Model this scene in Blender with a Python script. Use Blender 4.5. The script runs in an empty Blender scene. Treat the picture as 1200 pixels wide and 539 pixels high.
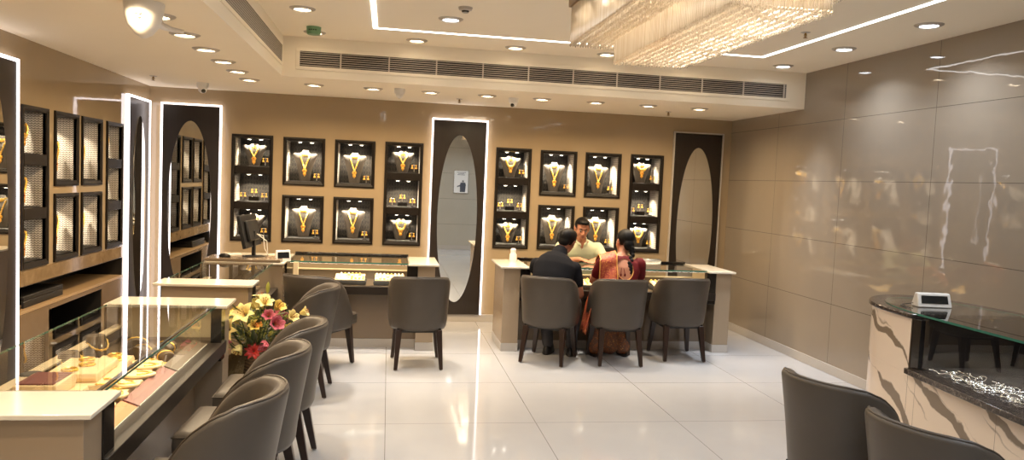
import bpy, bmesh, math, random
from mathutils import Vector, Matrix
random.seed(7)
C = bpy.context.scene.collection
PI = math.pi
def R(d): return math.radians(d)

# ------------------------------------------------------------------ materials
class NT:
    def __init__(s, name):
        s.m = bpy.data.materials.new(name); s.m.use_nodes = True
        s.t = s.m.node_tree; s.n = s.t.nodes; s.l = s.t.links
        s.n.clear(); s.out = s.n.new('ShaderNodeOutputMaterial')
    def node(s, typ, **kw):
        n = s.n.new(typ)
        for k, v in kw.items(): setattr(n, k, v)
        return n
    def put(s, sock, v):
        if hasattr(v, 'is_linked') or isinstance(v, bpy.types.NodeSocket): s.l.new(v, sock)
        else: sock.default_value = v
    def math(s, op, a, b=None, c=None):
        n = s.node('ShaderNodeMath', operation=op); s.put(n.inputs[0], a)
        if b is not None: s.put(n.inputs[1], b)
        if c is not None: s.put(n.inputs[2], c)
        return n.outputs[0]
    def mix(s, f, a, b):
        n = s.node('ShaderNodeMix', data_type='RGBA'); s.put(n.inputs[0], f)
        s.put(n.inputs[6], a); s.put(n.inputs[7], b); return n.outputs[2]
    def obj(s):
        n = s.node('ShaderNodeTexCoord'); return n.outputs['Object']
    def pos(s):
        return s.node('ShaderNodeNewGeometry').outputs['Position']
    def sep(s, v):
        n = s.node('ShaderNodeSeparateXYZ'); s.l.new(v, n.inputs[0]); return n.outputs
    def scale(s, v, sc):
        n = s.node('ShaderNodeMapping'); s.l.new(v, n.inputs[0]); n.inputs['Scale'].default_value = sc; return n.outputs[0]
    def noise(s, v, scale, detail=2, rough=.5, dist=0):
        n = s.node('ShaderNodeTexNoise'); s.l.new(v, n.inputs['Vector']); n.inputs['Scale'].default_value = scale
        n.inputs['Detail'].default_value = detail; n.inputs['Roughness'].default_value = rough; n.inputs['Distortion'].default_value = dist
        return n.outputs['Fac']
    def ramp(s, f, stops):
        n = s.node('ShaderNodeValToRGB'); s.l.new(f, n.inputs[0]); e = n.color_ramp.elements
        while len(e) < len(stops): e.new(.5)
        for k, (p, c) in enumerate(stops): e[k].position = p; e[k].color = c
        return n.outputs[0]
    def bsdf(s, **kw):
        b = s.node('ShaderNodeBsdfPrincipled')
        for k, v in kw.items(): s.put(b.inputs[k.replace('_', ' ')], v)
        return b
    def bump(s, h, strength=.2, dist=.01):
        n = s.node('ShaderNodeBump'); n.inputs['Strength'].default_value = strength; n.inputs['Distance'].default_value = dist
        s.l.new(h, n.inputs['Height']); return n.outputs[0]
    def done(s, shader):
        s.l.new(shader.outputs[0] if hasattr(shader, 'outputs') else shader, s.out.inputs[0]); return s.m
    def seam(s, v, origin, period, half):      # 1 on a line repeated every period
        a = s.math('ADD', s.math('DIVIDE', s.math('SUBTRACT', v, origin), period), .5)
        d = s.math('ABSOLUTE', s.math('SUBTRACT', s.math('FRACT', a), .5))
        return s.math('LESS_THAN', d, half / period)

def srgb(r, g, b):
    f = lambda c: (c/255/12.92) if c/255 <= .04045 else ((c/255+.055)/1.055)**2.4
    return (f(r), f(g), f(b), 1)
M = {}
def simple(name, col, rough=.5, metal=0., spec=.5, var=0., vs=8., bump=0., bs=200., **kw):
    t = NT(name); c = col
    if var:
        n = t.noise(t.obj(), vs, 3)
        c = t.mix(n, tuple(x*(1-var) for x in col[:3])+(1,), tuple(min(1, x*(1+var)) for x in col[:3])+(1,))
    b = t.bsdf(Base_Color=c, Roughness=rough, Metallic=metal, **{'Specular_IOR_Level': spec}, **kw)
    if bump: t.l.new(t.bump(t.noise(t.obj(), bs, 2), bump, .002), b.inputs['Normal'])
    M[name] = t.done(b); return M[name]

def emis(name, col, st):
    t = NT(name); e = t.node('ShaderNodeEmission'); e.inputs[0].default_value = col; e.inputs[1].default_value = st
    M[name] = t.done(e)

# wall laminate: glossy taupe panels, slightly wavy
def wallmat(name, col, axis, origin, period, zo, zp, rough=.07, half=.0022, wav=.014, seams=True):
    t = NT(name); p = t.pos(); o = t.sep(p)
    n = t.noise(p, 3, 3)
    c = t.mix(n, tuple(x*.95 for x in col[:3])+(1,), tuple(x*1.05 for x in col[:3])+(1,))
    if seams:
        m = t.math('MAXIMUM', t.seam(o[axis], origin, period, half), t.seam(o[2], zo, zp, half))
        c = t.mix(m, c, tuple(x*.35 for x in col[:3])+(1,))
    b = t.bsdf(Base_Color=c, Roughness=rough, Specular_IOR_Level=.5)
    h = t.noise(t.scale(p, (1, 1, 1)), 8, 1)
    t.l.new(t.bump(h, wav, .05), b.inputs['Normal'])
    M[name] = t.done(b)
TAUPE = srgb(147, 135, 120)
wallmat('wall_right_laminate', TAUPE, 1, 5.24, 1.19, .645, .572, .025)
wallmat('wall_laminate', srgb(164, 145, 117), 0, 20.3, 90, 31, 90, .045, seams=False)
wallmat('wall_grey', srgb(178, 172, 160), 0, .9, 1.2, .6, .6, .2)

def floormat():
    t = NT('floor_tile'); p = t.pos(); o = t.sep(p)
    n = t.noise(p, 1.3, 4, .6)
    c = t.mix(n, srgb(172, 172, 174), srgb(187, 187, 189))
    m = t.math('MAXIMUM', t.seam(o[0], .033, 1.0275, .0016), t.seam(o[1], 5.04, 1.03, .0016))
    c = t.mix(m, c, srgb(95, 88, 80))
    b = t.bsdf(Base_Color=c, Roughness=.06, Specular_IOR_Level=.5)
    t.l.new(t.bump(t.noise(p, 2.2, 1), .02, .03), b.inputs['Normal'])
    M['floor_tile'] = t.done(b)
floormat()
simple('ceiling_paint', srgb(248, 238, 218), .85, var=.02, vs=2)
simple('plinth', srgb(182, 176, 169), .25)
simple('cap_stone', srgb(218, 210, 194), .12, var=.02, vs=12)
simple('taupe_panel', srgb(157, 139, 117), .22, var=.04, vs=5)
simple('taupe_dark', srgb(120, 104, 86), .22, var=.04, vs=5)
simple('black_gloss', (.012, .010, .009, 1), .12)
simple('black_matte', (.014, .012, .011, 1), .5)
simple('black_plastic', (.010, .0095, .009, 1), .45, 0., .3)
simple('white_plastic', srgb(232, 230, 226), .35)
simple('grey_plastic', srgb(150, 148, 144), .4)
simple('green_plastic', srgb(110, 150, 110), .4)
simple('chrome', (.75, .74, .72, 1), .22, 1.)
simple('silver', (.92, .93, .96, 1), .12, 1.)
simple('steel_trim', srgb(196, 190, 182), .35, .15)
simple('mirror', (.80, .80, .76, 1), .012, 1.)
simple('gold', (1., .66, .17, 1), .42, 1.)
simple('gold_deep', (1., .56, .11, 1), .42, 1.)
simple('ruby', (.45, .02, .03, 1), .15)
simple('brass', srgb(140, 110, 60), .3, 1.)
simple('grey_velvet', srgb(84, 78, 72), .7, bump=.2, bs=500)
simple('black_velvet', (.02, .018, .017, 1), .8)
simple('cream_velvet', srgb(232, 204, 158), .75, bump=.2, bs=500, var=.05)
simple('peach_pad', srgb(190, 124, 76), .6, var=.08)
simple('maroon_pad', srgb(118, 62, 54), .45, var=.08)
simple('brown_pad', srgb(92, 76, 58), .5, var=.1)
simple('ivory', srgb(250, 245, 230), .4)
simple('shelf_tan', srgb(168, 140, 104), .35)
simple('sill_cream', srgb(216, 196, 160), .35)
simple('black_cable', (.015, .014, .014, 1), .4)
simple('white_cable', srgb(220, 215, 205), .4)
simple('skin_man', srgb(140, 88, 64), .5, var=.06, vs=20)
simple('skin_woman', srgb(168, 110, 80), .5, var=.06, vs=20)
simple('skin_seller', srgb(186, 128, 98), .5, var=.06, vs=20)
simple('hair', (.005, .004, .0035, 1), .5, 0., .15, bump=.5, bs=120)
simple('black_shirt', (.006, .006, .008, 1), .85, 0., .12, var=.3, vs=14, bump=.3, bs=60)
simple('green_shirt', srgb(214, 218, 186), .8, var=.06, vs=10, bump=.3, bs=40)
simple('jeans', srgb(58, 56, 60), .85, var=.25, vs=20)
simple('dark_trousers', srgb(40, 38, 40), .8)
simple('shoe', (.012, .011, .012, 1), .35)
simple('sandal', (.02, .012, .01, 1), .5)
simple('eye_white', srgb(176, 166, 154), .35)
simple('lips', srgb(150, 84, 74), .4)
simple('petal_cream', srgb(240, 224, 150), .5, var=.08, vs=15)
simple('petal_yellow', srgb(228, 200, 96), .5, var=.1, vs=15)
simple('petal_pink', srgb(200, 104, 122), .5, var=.15, vs=20)
simple('petal_red', srgb(180, 44, 36), .5, var=.15, vs=20)
simple('petal_orange', srgb(226, 140, 40), .5, var=.15, vs=20)
simple('leaf_green', srgb(62, 80, 40), .5, var=.3, vs=15)
simple('bud_green', srgb(166, 166, 70), .5, var=.1)
simple('stamen', srgb(150, 80, 30), .6)
simple('dried_grass', srgb(104, 90, 58), .8, var=.3)
simple('poster_white', srgb(236, 236, 236), .4)
simple('poster_ink', srgb(70, 76, 90), .5)
simple('poster_grey', srgb(120, 120, 124), .5)
simple('screen_dark', (.01, .012, .014, 1), .1)
simple('paper', srgb(236, 232, 222), .7)

def leather():
    t = NT('leather'); p = t.obj()
    c = t.mix(t.noise(p, 7, 3), srgb(67, 60, 53), srgb(77, 70, 62))
    b = t.bsdf(Base_Color=c, Roughness=.42, Specular_IOR_Level=.45)
    t.l.new(t.bump(t.noise(p, 350, 2), .12, .001), b.inputs['Normal']); M['leather'] = t.done(b)
leather()
simple('leather_piping', srgb(66, 56, 46), .4)
def wood(name, a, b_, rough=.3, sc=(3, 3, 40), spec=.5):
    t = NT(name); v = t.scale(t.obj(), sc)
    n = t.noise(v, 2.2, 5, .6, .6)
    bs = t.bsdf(Base_Color=t.mix(n, a, b_), Roughness=rough, Specular_IOR_Level=spec); M[name] = t.done(bs)
wood('leg_wood', srgb(30, 18, 13), srgb(50, 31, 22), .3, (30, 30, 3))
wood('espresso_wood', srgb(30, 23, 17), srgb(46, 36, 27), .28, (40, 40, 2))
wood('frame_wood', srgb(22, 17, 13), srgb(32, 25, 19), .42, (6, 6, 6), .22)
wood('rail_wood', srgb(26, 20, 15), srgb(42, 33, 25), .45, (2, 40, 40), .3)
wood('brown_laminate', srgb(104, 84, 60), srgb(126, 104, 78), .25, (2, 2, 2))
def stone(name, a, b_, c_, sc, rough):
    t = NT(name); p = t.pos(); n = t.noise(p, sc, 6, .65, 1.2)
    M[name] = t.done(t.bsdf(Base_Color=t.ramp(n, [(.3, a), (.52, b_), (.7, c_)]), Roughness=rough))
stone('granite', srgb(34, 28, 26), srgb(62, 54, 50), srgb(120, 108, 100), 45, .12)
stone('brown_stone', srgb(112, 92, 66), srgb(132, 110, 82), srgb(150, 128, 100), 5, .12)
def marble():
    t = NT('marble'); p = t.pos(); o = t.sep(p)
    s = t.node('ShaderNodeCombineXYZ')
    # broad diagonal veins falling along the counter
    u = t.math('ADD', t.math('ADD', t.math('MULTIPLY', o[1], .46), t.math('MULTIPLY', o[2], -.89)), t.math('MULTIPLY', o[0], -.25))
    u = t.math('ADD', u, t.math('MULTIPLY', t.noise(p, 2.4, 2), .26)); u = t.math('ADD', u, t.math('MULTIPLY', t.noise(p, 12, 4), .05))
    def vein(off, per, w0, ns, th, gain):
        f = t.math('FRACT', t.math('DIVIDE', t.math('ADD', u, off), per))
        dd = t.math('MULTIPLY', t.math('ABSOLUTE', t.math('SUBTRACT', f, .5)), per)
        wd = t.math('MULTIPLY', t.math('MAXIMUM', t.math('SUBTRACT', t.noise(p, ns, 2), th), .0), gain)
        return t.math('MINIMUM', t.math('MAXIMUM', t.math('DIVIDE', t.math('SUBTRACT', t.math('ADD', wd, w0), dd), .008), 0.), 1.)
    f = t.math('MULTIPLY', vein(.10, .27, .003, 3.2, .38, .16), .85)
    thin = t.math('MULTIPLY', vein(.02, .155, .0002, 3.1, .5, .05), .6)
    c = t.mix(t.noise(p, 2, 3), srgb(222, 204, 186), srgb(234, 220, 204))
    c = t.mix(t.math('MAXIMUM', f, thin), c, srgb(104, 88, 70))
    sm = t.math('MAXIMUM', t.seam(o[1], 3.18, .62, .0012), t.math('LESS_THAN', t.math('ABSOLUTE', t.math('SUBTRACT', o[1], 3.87)), .0015))
    c = t.mix(sm, c, srgb(120, 104, 88))
    M['marble'] = t.done(t.bsdf(Base_Color=c, Roughness=.18))
marble()
# display case linings
def pattern_side():
    t = NT('chevron_panel'); o = t.sep(t.obj())
    # zig-zag rows of pale metallic weave, period 2 cm
    a = t.math('PINGPONG', o[1], .012)
    z = t.math('ADD', o[2], t.math('MULTIPLY', a, .8))
    f = t.math('FRACT', t.math('DIVIDE', z, .018))
    m = t.math('LESS_THAN', f, .33)
    k = t.math('LESS_THAN', t.math('FRACT', t.math('DIVIDE', o[1], .024)), .12)
    c = t.mix(t.math('MAXIMUM', m, t.math('MULTIPLY', k, .6)), srgb(232, 224, 214), srgb(110, 100, 92))
    M['chevron_panel'] = t.done(t.bsdf(Base_Color=c, Roughness=.4))
pattern_side()
def pattern_back():
    t = NT('ornate_panel'); p = t.obj(); o = t.sep(p)
    fx = t.math('ABSOLUTE', t.math('SUBTRACT', t.math('FRACT', t.math('DIVIDE', o[0], .032)), .5))
    fz = t.math('ABSOLUTE', t.math('SUBTRACT', t.math('FRACT', t.math('DIVIDE', o[2], .058)), .5))
    d = t.math('ADD', fx, fz)
    ring = t.math('LESS_THAN', t.math('ABSOLUTE', t.math('SUBTRACT', d, .42)), .11)
    dot = t.math('LESS_THAN', d, .16)
    m = t.math('MULTIPLY', t.math('MAXIMUM', ring, dot), t.math('GREATER_THAN', t.noise(p, 60, 2), .42))
    c = t.mix(m, (.014, .013, .012, 1), srgb(66, 60, 54))
    M['ornate_panel'] = t.done(t.bsdf(Base_Color=c, Roughness=.45))
pattern_back()
# glass: clear pane with Fresnel reflection
def glass(name, tint, refl=1.):
    t = NT(name); tr = t.node('ShaderNodeBsdfTransparent'); tr.inputs[0].default_value = tint
    g = t.node('ShaderNodeBsdfGlossy'); g.inputs['Roughness'].default_value = .004; g.inputs[0].default_value = (refl, refl, refl, 1)
    lw = t.node('ShaderNodeLayerWeight'); lw.inputs[0].default_value = .5
    f = t.math('MULTIPLY_ADD', t.math('POWER', lw.outputs['Facing'], 5.), .93, .06)
    m = t.node('ShaderNodeMixShader'); t.l.new(f, m.inputs[0]); t.l.new(tr.outputs[0], m.inputs[1]); t.l.new(g.outputs[0], m.inputs[2])
    M[name] = t.done(m)
glass('glass', (.95, .975, .96, 1))
def edge():
    t = NT('glass_edge'); b = t.bsdf(Base_Color=srgb(70, 140, 122), Roughness=.15, Transmission_Weight=.3); M['glass_edge'] = t.done(b)
edge()
def crystal():
    t = NT('crystal'); p = t.obj(); o = t.sep(p)
    cv = t.node('ShaderNodeCombineXYZ'); t.l.new(o[0], cv.inputs[0]); t.l.new(o[1], cv.inputs[1])
    k = t.noise(cv.outputs[0], 160, 1)
    d = t.node('ShaderNodeBsdfTranslucent'); t.l.new(t.mix(t.ramp(k, [(.35, (0, 0, 0, 1)), (.65, (1, 1, 1, 1))]), (.50, .42, .33, 1), (1, .96, .88, 1)), d.inputs[0])
    df = t.node('ShaderNodeBsdfDiffuse'); df.inputs[0].default_value = (.95, .87, .76, 1)
    g = t.node('ShaderNodeBsdfGlossy'); g.inputs[0].default_value = (1, .95, .88, 1); g.inputs['Roughness'].default_value = .12
    tr = t.node('ShaderNodeBsdfTransparent'); tr.inputs[0].default_value = (1, .96, .90, 1)
    def mx(f, a, b):
        m = t.node('ShaderNodeMixShader'); m.inputs[0].default_value = f; t.l.new(a.outputs[0], m.inputs[1]); t.l.new(b.outputs[0], m.inputs[2]); return m
    M['crystal'] = t.done(mx(.40, mx(.35, mx(.5, d, df), g), tr))
crystal()
emis('lens_warm', (1., .80, .55, 1), 14.)
emis('lens_cool', (.86, .92, 1., 1), 16.)
emis('led_white', (1., .90, .90, 1), 3.2)
emis('led_cove', (1., .97, .94, 1), 6.)
emis('spot_chip', (1., .92, .78, 1), 12.)
emis('bulb_warm', (1., .80, .52, 1), 12.)
def saree(name, base, alt, gold_):
    t = NT(name); p = t.obj()
    n = t.noise(p, 38, 3, .6, .6); n2 = t.noise(p, 90, 2)
    c = t.mix(t.math('GREATER_THAN', n, .54), base, alt)
    c = t.mix(t.math('GREATER_THAN', n2, .64), c, gold_)
    M[name] = t.done(t.bsdf(Base_Color=c, Roughness=.6))
saree('saree_orange', srgb(176, 84, 48), srgb(150, 50, 40), srgb(220, 150, 70))
saree('saree_brown', srgb(96, 60, 40), srgb(128, 70, 34), srgb(190, 130, 60))
simple('blouse_maroon', srgb(92, 15, 20), .7, 0., .2, var=.15, vs=30)
simple('gold_border', srgb(216, 158, 84), .4, .3)
def basket():
    t = NT('wicker'); o = t.sep(t.obj()); 
    f = t.math('FRACT', t.math('DIVIDE', t.math('ADD', o[2], t.math('MULTIPLY', t.math('SINE', t.math('MULTIPLY', t.math('ADD', o[0], o[1]), 160)), .004)), .022))
    M['wicker'] = t.done(t.bsdf(Base_Color=t.mix(f, srgb(52, 40, 26), srgb(120, 98, 66)), Roughness=.7))
basket()

# ------------------------------------------------------------------ mesh helper
class MB:
    def __init__(s): s.v = []; s.f = []; s.mi = []; s.mats = []; s.cur = 0
    def mat(s, name):
        if name not in s.mats: s.mats.append(name)
        s.cur = s.mats.index(name); return s
    def add(s, vs, fs):
        k = len(s.v); s.v += [tuple(v) for v in vs]
        for f in fs: s.f.append([i+k for i in f]); s.mi.append(s.cur)
        return s
    def box(s, x0, x1, y0, y1, z0, z1, rot=None):
        vs = [Vector((x, y, z)) for z in (z0, z1) for y in (y0, y1) for x in (x0, x1)]
        if rot is not None: vs = [rot @ v for v in vs]
        return s.add(vs, [(0, 2, 3, 1), (4, 5, 7, 6), (0, 1, 5, 4), (2, 6, 7, 3), (0, 4, 6, 2), (1, 3, 7, 5)])
    def rings(s, rs, cap0=True, cap1=True, closed=True):
        n = len(rs[0]); k = len(s.v)
        for r in rs: s.v += [tuple(p) for p in r]
        m = n if closed else n-1
        for a in range(len(rs)-1):
            for i in range(m):
                j = (i+1) % n
                s.f.append([k+a*n+i, k+a*n+j, k+(a+1)*n+j, k+(a+1)*n+i]); s.mi.append(s.cur)
        if closed and cap0: s.f.append([k+i for i in reversed(range(n))]); s.mi.append(s.cur)
        if closed and cap1: s.f.append([k+(len(rs)-1)*n+i for i in range(n)]); s.mi.append(s.cur)
        return s
    def tube(s, path, rad, n=8, flat=1., up=None, caps=True):
        path = [Vector(p) for p in path]
        if not isinstance(rad, (list, tuple)): rad = [rad]*len(path)
        rs = []; prev = None
        for i, p in enumerate(path):
            d = (path[min(i+1, len(path)-1)] - path[max(i-1, 0)])
            d = d.normalized() if d.length > 1e-9 else Vector((0, 0, 1))
            if prev is None:
                h = Vector(up) if up else (Vector((1, 0, 0)) if abs(d.x) < .9 else Vector((0, 1, 0)))
            else: h = prev
            a = (h - d*h.dot(d)); a = a.normalized() if a.length > 1e-6 else d.orthogonal().normalized()
            b = d.cross(a); prev = a
            rs.append([p + a*(rad[i]*math.cos(2*PI*k/n)) + b*(rad[i]*flat*math.sin(2*PI*k/n)) for k in range(n)])
        return s.rings(rs, caps, caps)
    def cyl(s, p0, p1, r0, r1=None, n=16): return s.tube([p0, p1], [r0, r0 if r1 is None else r1], n)
    def lathe(s, prof, c=(0, 0, 0), n=20, rot=None, ring_=False):
        rs = []
        for r, z in prof:
            ring = [Vector((r*math.cos(2*PI*k/n), r*math.sin(2*PI*k/n), z)) for k in range(n)]
            if rot is not None: ring = [rot @ v for v in ring]
            rs.append([v + Vector(c) for v in ring])
        if ring_: rs.append(rs[0]); return s.rings(rs, False, False)
        return s.rings(rs)
    def ball(s, c, r, nu=12, nv=8, rot=None):
        if not isinstance(r, (list, tuple)): r = (r, r, r)
        rs = []
        for a in range(1, nv):
            t = PI*a/nv
            ring = [Vector((r[0]*math.sin(t)*math.cos(2*PI*k/nu), r[1]*math.sin(t)*math.sin(2*PI*k/nu), -r[2]*math.cos(t))) for k in range(nu)]
            if rot is not None: ring = [rot @ v for v in ring]
            rs.append([v + Vector(c) for v in ring])
        return s.rings(rs)
    def prism(s, poly, z0, z1):      # poly counter-clockwise in xy
        return s.rings([[(x, y, z0) for x, y in poly], [(x, y, z1) for x, y in poly]])
    def sheet(s, grid):              # grid[i][j] points
        n = len(grid[0]); k = len(s.v)
        for r in grid: s.v += [tuple(p) for p in r]
        for a in range(len(grid)-1):
            for i in range(n-1):
                s.f.append([k+a*n+i, k+a*n+i+1, k+(a+1)*n+i+1, k+(a+1)*n+i]); s.mi.append(s.cur)
        return s
    def build(s, name, mat=None, parent=None, loc=(0, 0, 0), smooth=True, ang=38, bevel=0., seg=2, solid=0., sub=0, fix=False):
        me = bpy.data.meshes.new(name); me.from_pydata(s.v, [], s.f)
        for m in ([mat] if mat else s.mats): me.materials.append(M[m])
        if not mat: me.polygons.foreach_set('material_index', s.mi)
        if fix:
            b = bmesh.new(); b.from_mesh(me); bmesh.ops.recalc_face_normals(b, faces=b.faces); b.to_mesh(me); b.free()
        me.update()
        if smooth:
            me.polygons.foreach_set('use_smooth', [True]*len(me.polygons))
            me.set_sharp_from_angle(angle=R(ang))
        o = bpy.data.objects.new(name, me); C.objects.link(o); o.location = loc
        if parent is not None: o.parent = parent
        if solid:
            md = o.modifiers.new('solid', 'SOLIDIFY'); md.thickness = solid; md.offset = 0
        if bevel:
            md = o.modifiers.new('bevel', 'BEVEL'); md.width = bevel; md.segments = seg; md.limit_method = 'ANGLE'; md.angle_limit = R(40)
        if sub:
            md = o.modifiers.new('sub', 'SUBSURF'); md.levels = sub; md.render_levels = sub
        return o
def box(x0, x1, y0, y1, z0, z1): return MB().box(x0, x1, y0, y1, z0, z1)

def tag(o, label, cat, group=None, kind=None):
    o['label'] = label; o['category'] = cat
    if group: o['group'] = group
    if kind: o['kind'] = kind
    return o
def thing(name, label, cat, loc=(0, 0, 0), rz=0, group=None):
    o = bpy.data.objects.new(name, None); C.objects.link(o); o.empty_display_size = .1
    o.location = loc; o.rotation_euler = (0, 0, rz); return tag(o, label, cat, group)
def struct(mb, name, mat=None, **kw):
    o = mb.build(name, mat, **kw); o['kind'] = 'structure'; return o
def dup(root, loc, rz, label=None, group=None, rot=None):
    r = root.copy(); C.objects.link(r); r.location = loc; r.rotation_euler = rot if rot else (0, 0, rz)
    if label: r['label'] = label
    if group: r['group'] = group
    for ch in list(root.children):
        c = ch.copy(); C.objects.link(c); c.parent = r
        for g in list(ch.children):
            d = g.copy(); C.objects.link(d); d.parent = c
    return r
def arealight(name, parent, loc, rot, w, h, col, watt, spread=180, shape='RECTANGLE'):
    d = bpy.data.lights.new(name, 'AREA'); d.shape = shape; d.size = w; d.size_y = h; d.energy = watt; d.color = col[:3]; d.spread = R(spread)
    o = bpy.data.objects.new(name, d); C.objects.link(o); o.location = loc; o.rotation_euler = rot
    if parent is not None: o.parent = parent
    return o
EXPOSURE = 0.38
# ------------------------------------------------------------------ the room
XL, XR, YB, YF, ZS, ZU = -2.555, 4.11, 8.75, -.45, 2.51, 2.87
SX, SY = -.97, 7.13          # where the lowered ceiling steps up
WARM, NEUT, COOL = (1., .74, .44), (1., .91, .79), (.80, .89, 1.)

def holed(name, mat, u0, u1, z0, z1, holes, put, back):
    us = sorted({u0, u1, *[h[0] for h in holes], *[h[1] for h in holes]})
    zs = sorted({z0, z1, *[h[2] for h in holes], *[h[3] for h in holes]})
    mb = MB()
    for a, b in zip(us, us[1:]):
        for c, d in zip(zs, zs[1:]):
            mu, mz = (a+b)/2, (c+d)/2
            if any(h[0] < mu < h[1] and h[2] < mz < h[3] for h in holes): continue
            q = [Vector(put(x, z)) for x, z in ((a, c), (b, c), (b, d), (a, d))]
            mb.rings([[p+back for p in q], q])
    return struct(mb, name, mat, smooth=False)

# display cases: (start, end, low, high, kind) in the plane of their wall
FR = .035
CASE_B = [(-1.705, -1.268, .872, 2.047, 'tall'), (-1.158, -.706, 1.51, 2.042, 'sq'), (-1.158, -.706, .872, 1.40, 'sq'),
          (-.600, -.155, 1.51, 2.042, 'sq'), (-.600, -.155, .872, 1.40, 'sq'), (-.045, .385, .872, 2.047, 'tall'),
          (1.225, 1.645, .872, 2.047, 'tall'), (1.752, 2.192, 1.51, 2.042, 'sq'), (1.752, 2.192, .872, 1.40, 'sq'),
          (2.295, 2.735, 1.51, 2.042, 'sq'), (2.295, 2.735, .872, 1.40, 'sq'), (2.850, 3.262, .872, 2.047, 'tall')]
CASE_L = [(5.835, 6.265, .872, 2.047, 'tall'), (6.372, 6.832, 1.465, 2.047, 'sq'), (6.372, 6.832, .872, 1.406, 'sq'),
          (6.900, 7.360, 1.465, 2.047, 'sq'), (6.900, 7.360, .872, 1.406, 'sq'), (7.470, 7.900, .872, 2.047, 'tall')]
hole = lambda c: (c[0]+.01, c[1]-.01, c[2]+.01, c[3]-.01)
RECESS = (5.80, 7.93, .575, .745); LOWER = (6.28, 7.38, .10, .515)
struct(MB().box(XL, XR, YF, YB, -.08, 0), 'floor', 'floor_tile', smooth=False)
holed('wall_back', 'wall_laminate', XL, XR, 0, ZS, [hole(c) for c in CASE_B], lambda u, z: (u, YB, z), Vector((0, .46, 0)))
holed('wall_left', 'wall_laminate', YF, YB, 0, ZS, [hole(c) for c in CASE_L]+[tuple(v+e for v, e in zip(h_, (-.0105, .0105, -.0105, .0105))) for h_ in (RECESS, LOWER)], lambda u, z: (XL, u, z), Vector((-.46, 0, 0)))
struct(MB().box(XR, XR+.1, YF, YB, 0, ZU), 'wall_right', 'wall_right_laminate', smooth=False)
struct(MB().box(XL, XR, YF-.1, YF, 0, ZU), 'wall_front', 'wall_grey', smooth=False)
struct(MB().box(SX, XR, YF, SY, ZU, ZU+.08), 'ceiling', 'ceiling_paint', smooth=False)
low = MB()
P = [(XL, YF), (SX, YF), (SX, SY), (XR, SY), (XR, YB), (XL, YB)]
low.prism(P, ZS, ZU+.08)
struct(low, 'ceiling_lower', 'ceiling_paint', smooth=False)
bb = MB(); bb.box(.39+.0, XR, YB-.014, YB, 0, .088)
bb.box(XL, .39, YB-.014, YB, 0, .088); struct(bb, 'baseboard_back', 'plinth', bevel=.003)
struct(box(XR-.014, XR, YF, YB-.014, 0, .088), 'baseboard_right', 'plinth', bevel=.003)
struct(box(XL, XL+.014, YF, YB-.014, 0, .088), 'baseboard_left', 'plinth', bevel=.003)
struct(box(XL+.014, XR-.014, YF, YF+.014, 0, .10), 'baseboard_front', 'plinth', bevel=.003)
# brown stone band under the left display cases
struct(box(XL-.0, XL+.008, 5.80, 7.93, .752, .862), 'trim_1', 'brown_stone', bevel=.002)

# ------------------------------------------------------------------ oval mirrors in tall panels
def mirror_panel(label, W, z0, z1, oc, orx, orz, loc, rz, trim):
    t = thing('wall_mirror', label, 'mirror', loc, rz, 'tall oval mirrors')
    box(-W/2+.02, W/2-.02, -.03, 0, z0, z1-.02).build('backing_panel', 'espresso_wood', t, bevel=.003)
    m = MB(); n = 96
    r0 = [(oc[0]+orx*math.cos(2*PI*k/n), -.030, oc[1]+orz*math.sin(2*PI*k/n)) for k in range(n)]
    r1 = [(oc[0]+orx*math.cos(2*PI*k/n), -.036, oc[1]+orz*math.sin(2*PI*k/n)) for k in range(n)]
    m.rings([r0, r1]); m.build('mirror_glass', 'mirror', t, ang=60)
    s = MB(); w = .014
    s.box(-W/2, -W/2+w, -.038, 0, z0, z1); s.box(W/2-w, W/2, -.038, 0, z0, z1); s.box(-W/2+w, W/2-w, -.038, 0, z1-w, z1)
    s.build('light_strip' if trim == 'led_white' else 'edge_trim', trim, t, smooth=False)
    return t
mirror_panel('oval mirror on dark panel with glowing edges at the middle of the back wall', .642, .088, 2.342, (.0, 1.197), .229, .963, (.797, YB, 0), 0, 'led_white')
mirror_panel('oval mirror on dark glowing-edged panel beside the computer monitor, on the back wall', .622, .088, 2.345, (-.005, 1.197), .226, .963, (-2.125, YB, 0), 0, 'led_white')
mirror_panel('oval mirror on dark panel with unlit pale trim in the far right corner', .632, .088, 2.345, (.0, 1.197), .226, .963, (3.685, YB, 0), 0, 'steel_trim')
mirror_panel('oval mirror on narrow glowing-edged panel on the left wall, next to the corner', .68, .10, 2.348, (0, 1.22), .20, .94, (XL, 8.32, 0), R(90), 'led_white')
mirror_panel('oval mirror on glowing-edged panel at the left edge, nearest the camera', .72, .10, 2.342, (0, 1.20), .21, .96, (XL, 5.375, 0), R(90), 'led_white')

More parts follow.
